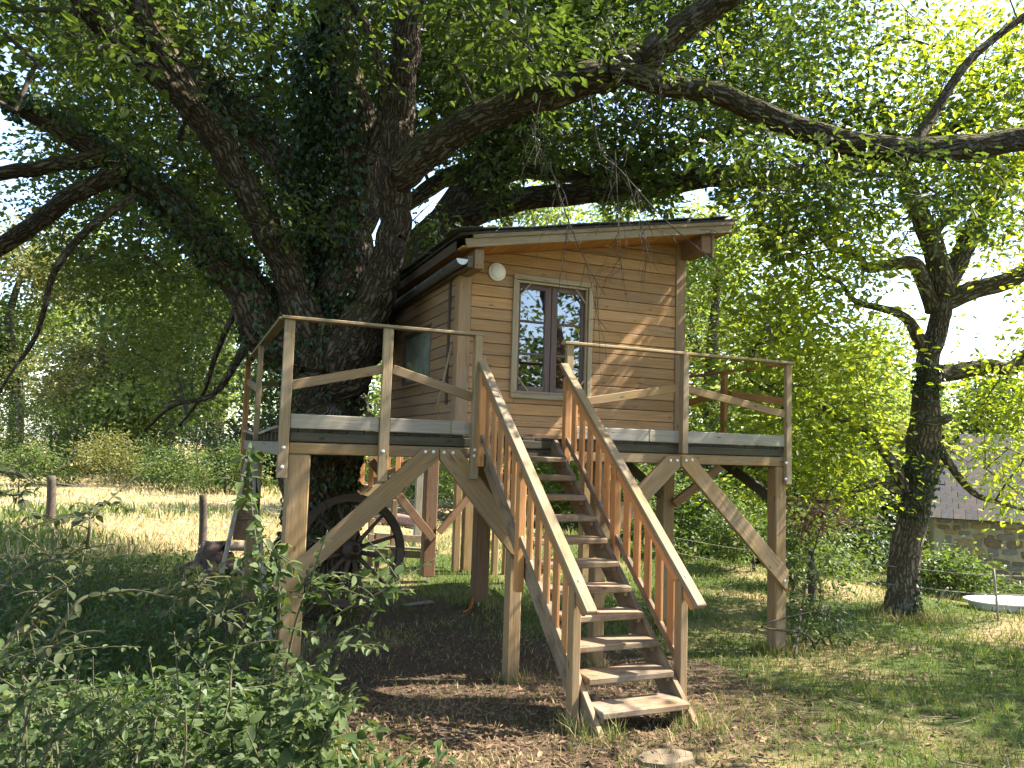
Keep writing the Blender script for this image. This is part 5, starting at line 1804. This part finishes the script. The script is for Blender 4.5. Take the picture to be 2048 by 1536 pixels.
rs = np.random.default_rng(21)
smesh = [[stone_mesh(1, 1, 0.12, 40 + k) for k in range(6)] for _ in range(3)]
for a in range(3):
    for me in smesh[a]:
        me.materials.append(M[('stone1', 'stone2', 'stone3')[a]])
z = zb + 0.1
while z < ze - 0.08:
    h = rs.uniform(0.10, 0.22)
    u = 0.14 + rs.uniform(0, 0.2)
    while u < 4.2:
        w = rs.uniform(0.13, 0.46)
        a = rs.choice(3, p=(0.5, 0.28, 0.22))
        o = obj('stone', smesh[a][rs.integers(6)], None, wallb, BW @ Matrix.Translation((u + w / 2, 0.15 - rs.uniform(0.008, 0.03), z + h / 2 + rs.normal() * 0.022)) @ Matrix.Rotation(rs.normal() * 0.09, 4, 'Y') @ Matrix.Diagonal((w * rs.uniform(0.85, 1.0), 1, h * rs.uniform(0.72, 1.1), 1)))
        u += w
    z += h
# roof rising away from the viewer, slates laid in courses
pit = 0.80
roofb = prism('barn_roof', [(-0.15, 0), (BL, 0), (BL, 3.1), (0.8, 3.1)], 0.05, 'slate1', barn, BW @ Matrix.Translation((0, -0.10, ze + 0.0)) @ Matrix.Rotation(math.radians(-50), 4, 'X'), 0.005)
RW = BW @ Matrix.Translation((0, -0.10, ze + 0.0)) @ Matrix.Rotation(math.radians(-50), 4, 'X')
sl = [box_mesh(0.235, 0.012, 0.33, 0.003, 's' + str(k)) for k in range(2)]
sl[0].materials.append(M['slate1'])
sl[1].materials.append(M['slate2'])
cnt = 0
big = []
for r_ in range(15):
    for k in range(19):
        u = -0.1 + k * 0.242 + (0.12 if r_ % 2 else 0)
        if u < -0.05 + (0.12 + r_ * 0.195) * 0.306:
            continue
        W_ = RW @ Matrix.Translation((u + rs.normal() * 0.004, -0.014 - rs.uniform(0, 0.006), 0.12 + r_ * 0.195)) @ Matrix.Rotation(0.035 + rs.normal() * 0.008, 4, 'X') @ Matrix.Rotation(rs.normal() * 0.012, 4, 'Y')
        obj('slate', sl[int(rs.random() < 0.5)], None, roofb, W_)
        cnt += 1

hv = [RW @ Vector((-0.15, 0.02, 0)), RW @ Vector((0.8, 0.02, 3.1)), BW @ Vector((-0.15, 4.1, ze))]
me = bpy.data.meshes.new('hip_end')
me.from_pydata([tuple(v) for v in hv] + [tuple(v - Vector((0, 0, 0.06))) for v in hv], [], [(0, 1, 2), (5, 4, 3), (0, 3, 4, 1), (1, 4, 5, 2), (2, 5, 3, 0)])
obj('hip_end', me, M['slate1'], barn)

# ---- small things on the ground
sA = gpt(925, 1226)
tag(tube_obj('orange_strap', [sA + [0, 0, 0.01], sA + [0.10, 0.05, 0.03], sA + [0.17, 0.1, 0.09], sA + [0.18, 0.1, 0.16]], 0.012, 'strap', None, 6, 0, 0, 4), 'orange strap hanging to the ground beside the middle red brown post', 'strap')
sl_ = gpt(1330, 1522)
bm = bmesh.new()
r_ = np.random.default_rng(4)
vs_ = [bm.verts.new((0.19 * math.cos(t) * r_.uniform(0.8, 1.1), 0.13 * math.sin(t) * r_.uniform(0.8, 1.1), 0)) for t in np.linspace(0, 2 * math.pi, 9, endpoint=False)]
f = bm.faces.new(vs_)
ex = bmesh.ops.extrude_face_region(bm, geom=[f])
for v in ex['geom']:
    if isinstance(v, bmesh.types.BMVert):
        v.co.z += 0.04
        v.co.x *= 0.94
        v.co.y *= 0.94
bmesh.ops.recalc_face_normals(bm, faces=bm.faces)
me = bpy.data.meshes.new('flat_stone')
bm.to_mesh(me)
bm.free()
tag(obj('flat_stone', me, M['stone1'], None, Matrix.Translation(Vector(sl_) + Vector((0, 0, -0.01)))), 'flat grey stone in the grass in front of the stairs', 'stone')
bd = gpt(835, 1212)
tag(timber('old_board', bd + [-0.2, 0, 0.02], bd + [0.24, 0.1, 0.03], 0.10, 0.02, 'grey', None, (0, 0, 1), 0.003), 'small pale board lying on bare earth beside the wheel', 'board')

# ================================================================== SHRUBS NEAR THE VIEWER
def leaf_proto(mat, seed, wide=0.5):
    """one leaf, unit length, folded along its rib and curled"""
    r_ = np.random.default_rng(seed)
    n = 6
    V, F = [], []
    curl = r_.uniform(0.1, 0.3)
    for i_ in range(n + 1):
        t = i_ / n
        w = wide / 2 * (math.sin(math.pi * min(1, t ** 0.8)) ** 0.85)
        z = -curl * t * t + 0.04
        V += [(t, -w, z + w * 0.25 + 0.012 * math.sin(9 * t)), (t, 0, z), (t, w, z + w * 0.25 + 0.012 * math.cos(8 * t))]
    for i_ in range(n):
        F += [[i_ * 3, i_ * 3 + 1, i_ * 3 + 4, i_ * 3 + 3], [i_ * 3 + 1, i_ * 3 + 2, i_ * 3 + 5, i_ * 3 + 4]]
    me = np_mesh('leaf', np.array(V), np.array(F))
    me.materials.append(M[mat])
    return me


def mat_shrub(name, c):
    m, nt, out = new_mat(name)
    oi = nt.nodes.new('ShaderNodeObjectInfo')
    col = ramp(nt, oi.outputs['Random'], [(0.0, tuple(x * 0.7 for x in c)), (0.6, c), (1.0, (c[0] * 1.7, c[1] * 1.35, c[2] * 1.3))])
    tc = nt.nodes.new('ShaderNodeTexCoord')
    nz = noise(nt, tc.outputs['Object'], 7, 3)
    col = mixc(nt, mathn(nt, 'MULTIPLY', nz, 0.35), col, tuple(x * 0.6 for x in c))
    p = principled(nt, None, col, 0.6, None, 0.2)
    t = nt.nodes.new('ShaderNodeBsdfTranslucent')
    nt.links.new(mixc(nt, 1.0, col, (1.4, 1.5, 0.7), 'MULTIPLY'), t.inputs[0])
    mx = nt.nodes.new('ShaderNodeMixShader')
    mx.inputs[0].default_value = 0.3
    nt.links.new(p.outputs[0], mx.inputs[1])
    nt.links.new(t.outputs[0], mx.inputs[2])
    nt.links.new(mx.outputs[0], out.inputs[0])
    return m


M['shrubA'] = mat_shrub('shrub_leaf_green', (0.062, 0.095, 0.030))
M['shrubB'] = mat_shrub('shrub_leaf_dull', (0.066, 0.082, 0.036))
protoA = [leaf_proto('shrubA', k, 0.52) for k in range(5)]
protoB = [leaf_proto('shrubB', 10 + k, 0.48) for k in range(5)]


def shrub(name, label, stems, protos, lsize, spacing, group=None, seed=0, side=0):
    """stems: list of (pixel path, distance); leaves in loose pairs along each stem"""
    rs = np.random.default_rng(seed)
    base = None
    paths = []
    for path, D in stems:
        P = np.array([atd(a, b, D + 0.05 * rs.normal()) for a, b in path])
        Q, R_ = spline(P, np.linspace(0.008, 0.0022, len(P)), 7)
        if base is None:
            base = Q[0]
        paths.append((Q, R_))
        for _ in range(side):
            i_ = rs.integers(len(Q) // 3, len(Q) - 3)
            v = rs.normal(size=3) * [0.6, 0.5, 0.35] + [0, 0, 0.3]
            L = rs.uniform(0.12, 0.32)
            pp = np.array([Q[i_] + v * L * t - np.array([0, 0, 0.06 * t * t]) for t in np.linspace(0, 1, 8)])
            paths.append((pp, np.linspace(0.003, 0.0014, 8)))
    gzv = float(gz(base[0], base[1]))
    t = thing(name, (base[0], base[1], gzv), label, 'shrub', group)
    todo = []
    for Q, R_ in paths:
        tube_obj('stem', Q, R_, 'greenstem', t, 6)
        seg = np.linalg.norm(np.diff(Q, axis=0), axis=1)
        Lc = np.concatenate([[0], np.cumsum(seg)])
        s = spacing * 0.6
        flip = 0
        while s < Lc[-1]:
            i_ = int(np.searchsorted(Lc, s)) - 1
            i_ = min(max(i_, 0), len(Q) - 2)
            f = (s - Lc[i_]) / (seg[i_] + 1e-6)
            p = Q[i_] * (1 - f) + Q[i_ + 1] * f
            tg = (Q[i_ + 1] - Q[i_]) / (seg[i_] + 1e-6)
            sidev = np.cross(tg, [0, 0, 1]) + rs.normal(size=3) * 0.35
            sidev /= np.linalg.norm(sidev) + 1e-6
            for sg in ((1, -1) if rs.random() < 0.8 else (1,)):
                d = sidev * sg * (1 if flip % 2 == 0 else -1) * 0.9 + tg * 0.5 + rs.normal(size=3) * 0.3
                d[2] -= 0.15
                d /= np.linalg.norm(d)
                l = lsize * (1 - 0.45 * (s / Lc[-1])) * rs.choice([rs.uniform(0.75, 1.2), rs.uniform(0.4, 0.8)], p=[0.75, 0.25])
                todo.append((p + d * 0.008, d, rs.normal(size=3) * 0.55 + [0, -0.15, 1], l))
            s += spacing * rs.uniform(0.7, 1.3)
            flip += 1
    px_, py_, _ = project(np.array([q_[0] for q_ in todo]))
    vis = (px_ > -30) & (px_ < 2080) & (py_ < 1570)
    order = rs.permutation(len(todo))
    single = [k for k in order if vis[k]][:290]
    rest = [k for k in order if vis[k]][290:]
    for k in single:
        p, d, up_, l = todo[k]
        W_ = frame_from(p, p + d, up_)
        W_.translation = Vector(p)
        obj('leaf', protos[rs.integers(len(protos))], None, t, W_ @ Matrix.Diagonal((l, l * rs.uniform(0.8, 1.2), l * rs.uniform(0.6, 1.6), 1)))
    if rest:
        L_ = np.array([todo[k][3] for k in rest])
        leaves('foliage', np.array([todo[k][0] for k in rest]), np.array([todo[k][1] for k in rest]), np.array([todo[k][2] for k in rest]), L_, L_ * 0.52, 'oval', 'shrubleaf', t)
    return t


GS = 'shrubs near the viewer at left'
shrub('tall_shrub', 'tall leafy shoot standing before the left corner post', [([(515, 1620), (528, 1450), (530, 1300), (522, 1160), (508, 1050), (498, 960), (502, 895)], 3.7), ([(540, 1500), (545, 1350), (560, 1220), (548, 1130), (520, 1070)], 3.7)], protoA, 0.088, 0.032, GS, 1, 10)
shrub('side_shoot', 'leafy shoot reaching right in front of the wagon wheel', [([(520, 1480), (590, 1330), (660, 1240), (760, 1185), (880, 1110)], 3.9), ([(560, 1400), (590, 1250), (625, 1150), (655, 1060)], 3.9), ([(600, 1420), (680, 1320), (740, 1240), (770, 1160), (778, 1110)], 4.0)], protoA, 0.074, 0.042, GS, 2, 6)
shrub('low_shrub', 'dense leafy shrub low in front of the trestle', [([(470, 1560), (460, 1400), (470, 1300), (500, 1220)], 3.5), ([(430, 1540), (400, 1400), (420, 1290)], 3.5), ([(560, 1560), (580, 1430), (640, 1330), (690, 1280)], 3.6), ([(500, 1560), (520, 1420), (560, 1300)], 3.6), ([(600, 1560), (640, 1450), (720, 1380)], 3.5)], protoA, 0.070, 0.036, GS, 3, 7)
shrub('bramble_arch', 'arching pale twig with small leaves crossing the left undergrowth', [([(100, 1290), (156, 1204), (201, 1190), (264, 1181), (326, 1192), (384, 1198), (429, 1230), (462, 1250)], 3.0), ([(326, 1192), (370, 1170), (430, 1172)], 3.0)], protoB, 0.055, 0.042, GS, 4, 8)
shrub('bramble_arch', 'arching twig with an upright leafy tip at the left picture edge', [([(-60, 1250), (0, 1180), (45, 1140), (112, 1114), (174, 1096), (230, 1088)], 3.1), ([(174, 1096), (180, 1050), (183, 1020), (199, 1004)], 3.1)], protoB, 0.055, 0.042, GS, 5, 7)
shrub('bramble_arch', 'pair of slanting bare topped twigs in the left undergrowth', [([(0, 1310), (58, 1221), (107, 1149)], 3.0), ([(40, 1290), (96, 1212), (179, 1131)], 3.05), ([(-20, 1420), (60, 1330), (150, 1270), (210, 1262)], 2.9)], protoB, 0.055, 0.05, GS, 6, 4)
shrub('corner_shrub', 'leafy weeds filling the lower left picture corner', [([(-40, 1560), (20, 1430), (90, 1360)], 2.8), ([(60, 1600), (110, 1470), (190, 1400)], 2.9), ([(150, 1600), (200, 1500), (280, 1420)], 2.9), ([(-60, 1480), (10, 1340), (50, 1300)], 2.9), ([(260, 1600), (290, 1480), (340, 1390)], 3.0), ([(330, 1600), (370, 1480), (400, 1400)], 3.1)], protoA, 0.066, 0.034, GS, 7, 6)
shrub('bramble_plant', 'bramble with broad pale leaves at the bottom left of the stairs', [([(520, 1640), (570, 1520), (610, 1400), (600, 1340)], 3.2), ([(600, 1640), (640, 1500), (690, 1390)], 3.2), ([(480, 1640), (500, 1520), (480, 1440)], 3.1), ([(420, 1640), (440, 1560), (560, 1480)], 3.0)], protoA, 0.095, 0.032, GS, 8, 8)
rs0 = np.random.default_rng(55)
for nm, lb, x0_, x1_, ytop, D_ in (('weed_clump', 'tangled leafy weeds in the shade at far left', -60, 200, 1270, 3.4), ('weed_clump', 'tangled leafy weeds below the arching twigs', 180, 420, 1300, 3.6), ('weed_clump', 'leafy weeds at the bottom picture edge left of the stairs', 300, 640, 1440, 3.1)):
    st = []
    for k in range(11):
        bx_ = rs0.uniform(x0_, x1_)
        tx_ = bx_ + rs0.normal() * 60
        ty_ = ytop + rs0.uniform(-40, 160)
        st.append(([(bx_, 1640), (bx_ * 0.7 + tx_ * 0.3 + rs0.normal() * 12, 1640 * 0.5 + ty_ * 0.5), (tx_, ty_)], D_ + rs0.uniform(-0.3, 0.5)))
    shrub(nm, lb, st, protoA if ytop > 1280 else protoB, 0.060, 0.038, GS, int(bx_) % 97 + 60, 3)
shrub('overhanging_twig', 'leafy twig dipping in from the left picture edge', [([(-80, 900), (-10, 940), (40, 950), (80, 975)], 3.4), ([(-40, 960), (20, 990), (50, 985)], 3.4)], protoB, 0.06, 0.05, None, 9, 3)

# ---- rose like shrub beside the right corner post
M['narrowA'] = mat_shrub('narrow_leaf', (0.11, 0.15, 0.04))
protoN = [leaf_proto('narrowA', 30 + k, 0.26) for k in range(4)]
shrub('thin_shrub', 'thin twiggy shrub with narrow leaves against the right corner post', [([(1590, 1330), (1580, 1200), (1600, 1100), (1560, 1010), (1540, 920)], 9.0), ([(1590, 1330), (1640, 1200), (1620, 1120), (1560, 1130), (1530, 1150)], 9.0), ([(1600, 1300), (1640, 1150), (1700, 1060)], 9.1), ([(1540, 1010), (1520, 950), (1480, 915), (1430, 900)], 8.9), ([(1590, 1320), (1660, 1270), (1720, 1290)], 9.0)], protoN, 0.11, 0.05, None, 10, 7)
rs = np.random.default_rng(31)
dc = np.array([atd(1640 + rs.normal() * 45, 1030 + rs.normal() * 22, 9.3 + rs.normal() * 0.2) for _ in range(26)])
dsh = thing('withered_branch', atd(1600, 1320, 9.2), 'withered branch with brown dead leaves right of the corner post', 'branch')
tube_obj('stem', [gpt(1590, 1318), atd(1610, 1180, 9.2), atd(1640, 1060, 9.3), atd(1670, 1020, 9.3)], [0.014, 0.011, 0.008, 0.004], 'deadtwig', dsh, 6, 0, 0, 6)
tag(obj('twigs', np_mesh('twigs', *grow(np.array([atd(1640, 1060, 9.3), atd(1610, 1120, 9.2)]), np.array([0.01, 0.01]), dc, 0.0025, 0.1)), M['deadtwig'], dsh), kind='stuff')
Pn, Dn, Un, Ln, Wn = cluster_leaves(dc, 16, 0.09, 0.05, 0.09, 0.5)
leaves('dead_leaves', Pn, Dn, Un, Ln, Wn, 'oval', 'deadleaf', dsh)
BUSH2 = [((1640, 1300), 8.9, 0.55, 0.5, 'bgleaf4', 'dark low bush at the foot of the right corner post')]
for k, (pp, D, h, r_, mt, lb) in enumerate(BUSH2):
    g = gpt(*pp)
    wood_tree('low_bush', lb, (g[0], g[1]), h, r_, mt, 50, 0.05, None, low=0.05, per=18, seed=400 + k, cat='bush')

# ================================================================== GROUND COVER
def scatter(n, rmin, rmax, amin=-0.75, amax=0.75):
    r_ = np.exp(rng.uniform(math.log(rmin), math.log(rmax), n))
    a = rng.uniform(amin, amax, n) + 0.3958
    return CAM[0] + r_ * np.sin(a), CAM[1] + r_ * np.cos(a), r_


def blades(name, x, y, h, w, mat, lean=0.5, label=None, cat=None):
    n = len(x)
    z = gz(x, y) - 0.01
    a = rng.uniform(0, 6.28, n)
    b = rng.uniform(0, 6.28, n)
    l = rng.uniform(0.15, 1.0, n) * lean
    tip = np.stack([np.cos(b) * l * h, np.sin(b) * l * h, h * (1 - 0.35 * l)], -1)
    side = np.stack([np.cos(a), np.sin(a), np.zeros(n)], -1) * (w / 2)[:, None]
    base = np.stack([x, y, z], -1)
    mid = base + tip * np.array([0.38, 0.38, 0.6])
    V = np.stack([base - side, base + side, mid + side * 0.75, base + tip, mid - side * 0.75], 1)
    F = np.array([[0, 1, 2, 4], [4, 2, 3, 3]])
    # quad + tip triangle as separate face sizes: use triangles throughout
    T = np.array([[0, 1, 2], [0, 2, 4], [4, 2, 3]])
    Fa = T[None] + (np.arange(n) * 5)[:, None, None]
    o = obj(name, np_mesh(name, V.reshape(-1, 3), Fa.reshape(-1, 3), None, False), M[mat])
    return tag(o, label, cat, None, 'stuff')


x, y, r_ = scatter(150000, 3.2, 30)
b_, d_, l_, f_ = cover(x, y)
u = rng.uniform(0, 1, len(x))
v = vnoise(x, y, 3.4, 2) * 0.5 + 0.5
pgreen = (1 - 0.6 * l_) * (1 - 0.92 * b_) * (1 - 0.68 * d_) * (1 - f_ * 0.9)
k = u < pgreen
hh = np.where(r_ < 9, 0.07, 0.09) * rng.uniform(0.5, 1.6, len(x)) * (0.7 + 0.7 * v) * (1 + 0.8 * l_)
blades('grass', x[k], y[k], hh[k], np.maximum(0.004, 0.0011 * r_[k]), 'grass', 0.8, 'short green grass growing in patches over the clearing', 'grass')
k = (u > pgreen) & (rng.uniform(0, 1, len(x)) < 0.15 + 0.75 * d_ * (1 - 0.6 * b_)) & (f_ < 0.5)
blades('dry_grass', x[k], y[k], hh[k] * 0.8, np.maximum(0.0035, 0.0010 * r_[k]), 'straw', 1.5, 'dry straw coloured grass and clippings over the clearing', 'grass')
# tall bleached grass in the field at left and behind
x, y, r_ = scatter(60000, 14, 48, -0.95, 0.55)
b_, d_, l_, f_ = cover(x, y)
k = (f_ > 0.5) | ((y > 9) & (rng.uniform(0, 1, len(x)) < 0.35))
fn = vnoise(x, y, 0.5, 3) * 0.5 + 0.5
hh = rng.uniform(0.08, 0.42, len(x)) * (0.25 + 1.0 * fn)
kw = k & (fn + rng.normal(size=len(x)) * 0.12 > 0.66)
blades('field_weeds', x[kw], y[kw], hh[kw] * 0.9, 0.0020 * r_[kw], 'bushleaf', 0.7, 'green weeds among the bleached grass of the sunny field', 'weeds')
k &= ~kw
blades('field_grass', x[k], y[k], hh[k], 0.0013 * r_[k], 'fieldgrass', 0.9, 'tall bleached grass in the sunny field behind the fence', 'grass')
# leaf litter on the bare earth
x, y, r_ = scatter(46000, 3.2, 14)
b_, d_, l_, f_ = cover(x, y)
k = rng.uniform(0, 1, len(x)) < 0.22 + 0.78 * b_
x, y, r_ = x[k], y[k], r_[k]
n = len(x)
P = np.stack([x, y, gz(x, y) + rng.uniform(0.0, 0.02, n)], -1)
U = rand_unit(n) * 0.6 + np.array([0, 0, 1.0])
D = rand_unit(n)
D[:, 2] *= 0.3
Ls = rng.uniform(0.02, 0.07, n)
o = leaves('leaf_litter', P, D, U, Ls, Ls * rng.uniform(0.25, 0.6, n), 'kite', 'litter')
tag(o, 'brown leaf litter and wood chips on bare earth under platform and stairs', 'leaf litter', None, 'stuff')
# fallen twigs
rs = np.random.default_rng(63)
parts = []
x, y, r_ = scatter(260, 4.0, 13, -0.5, 0.6)
for a, b in zip(x, y):
    an = rs.uniform(0, 6.28)
    L = rs.uniform(0.08, 0.4)
    P = np.array([[a + math.cos(an) * L * t + rs.normal() * 0.008, b + math.sin(an) * L * t + rs.normal() * 0.008, float(gz(a, b)) + 0.014 + 0.01 * rs.random()] for t in np.linspace(-0.5, 0.5, 5)])
    parts.append(tube(P, np.linspace(0.006, 0.002, 5) * rs.uniform(0.6, 1.2), 4))
tag(obj('fallen_twigs', np_mesh('fallen_twigs', *merge(parts)), M['falltwig']), 'small dry twigs scattered over the clearing floor', 'twigs', None, 'stuff')
# longer grass where the mower does not reach: round posts, stair feet, trunk and tub
fx, fy, fr = [], [], []
for (a, b, s_, k) in ((0.19, 0.1, 0.18, 200), (5.5, 0.08, 0.20, 420), (2.27, 0.07, 0.13, 120), (3.24, 0.16, 0.13, 120), (1.86, -2.38, 0.14, 200), (2.64, -2.38, 0.14, 200), (1.82, -2.1, 0.1, 120), (2.7, -2.1, 0.1, 120), (5.02, 1.58, 0.18, 260), (8.85, 1.2, 0.42, 700), (3.17, 3.35, 0.2, 160), (float(tc_[0]), float(tc_[1]) - 0.45, 0.5, 900)):
    th = rng.uniform(0, 6.28, k)
    q_ = s_ * (0.55 + np.abs(rng.normal(size=k)) * 0.5)
    fx.append(a + q_ * np.cos(th))
    fy.append(b + q_ * np.sin(th))
    fr.append(np.full(k, math.hypot(a - CAM[0], b - CAM[1])))
fx, fy, fr = np.concatenate(fx), np.concatenate(fy), np.concatenate(fr)
hh = rng.uniform(0.06, 0.22, len(fx))
kk = rng.uniform(0, 1, len(fx)) < 0.55
blades('grass_tufts', fx[kk], fy[kk], hh[kk], np.maximum(0.004, 0.0009 * fr[kk]), 'grass', 0.7, 'unmown grass tufts round post feet, stair foot and tub', 'grass')
blades('dry_tufts', fx[~kk], fy[~kk], hh[~kk], np.maximum(0.0035, 0.0008 * fr[~kk]), 'straw', 1.0, 'dry grass stalks round post feet and stair foot', 'grass')
# green undergrowth at the left
x, y, r_ = scatter(95000, 2.8, 19, -0.9, 0.35)
b_, d_, l_, f_ = cover(x, y)
k = (rng.uniform(0, 1, len(x)) < l_ * (0.35 + 0.65 * (vnoise(x, y, 1.6, 1) > -0.25))) & (f_ < 0.4)
x, y, r_ = x[k], y[k], r_[k]
n = len(x)
hgt = (0.12 + 0.26 * np.clip(vnoise(x, y, 1.1, 0) + 0.4, 0, 1.3))
P = np.stack([x, y, gz(x, y) + hgt * rng.uniform(0, 1, n)], -1)
U = rand_unit(n) * 0.7 + np.array([0, 0, 0.9])
D = rand_unit(n)
D[:, 2] = D[:, 2] * 0.5
Ls = rng.uniform(0.04, 0.11, n)
o = leaves('undergrowth', P, D, U, Ls, Ls * rng.uniform(0.35, 0.7, n), 'oval', 'weedleaf')
tag(o, 'low green weeds and ground ivy in the shade at left', 'undergrowth', None, 'stuff')
x, y, r_ = scatter(26000, 2.8, 10, -0.9, 0.15)
b_, d_, l_, f_ = cover(x, y)
k = rng.uniform(0, 1, len(x)) < l_
x, y, r_ = x[k], y[k], r_[k]
blades('shade_grass', x, y, rng.uniform(0.1, 0.34, len(x)), np.maximum(0.004, 0.001 * r_), 'weedleaf', 0.7, 'long grass blades among the weeds at left', 'grass')
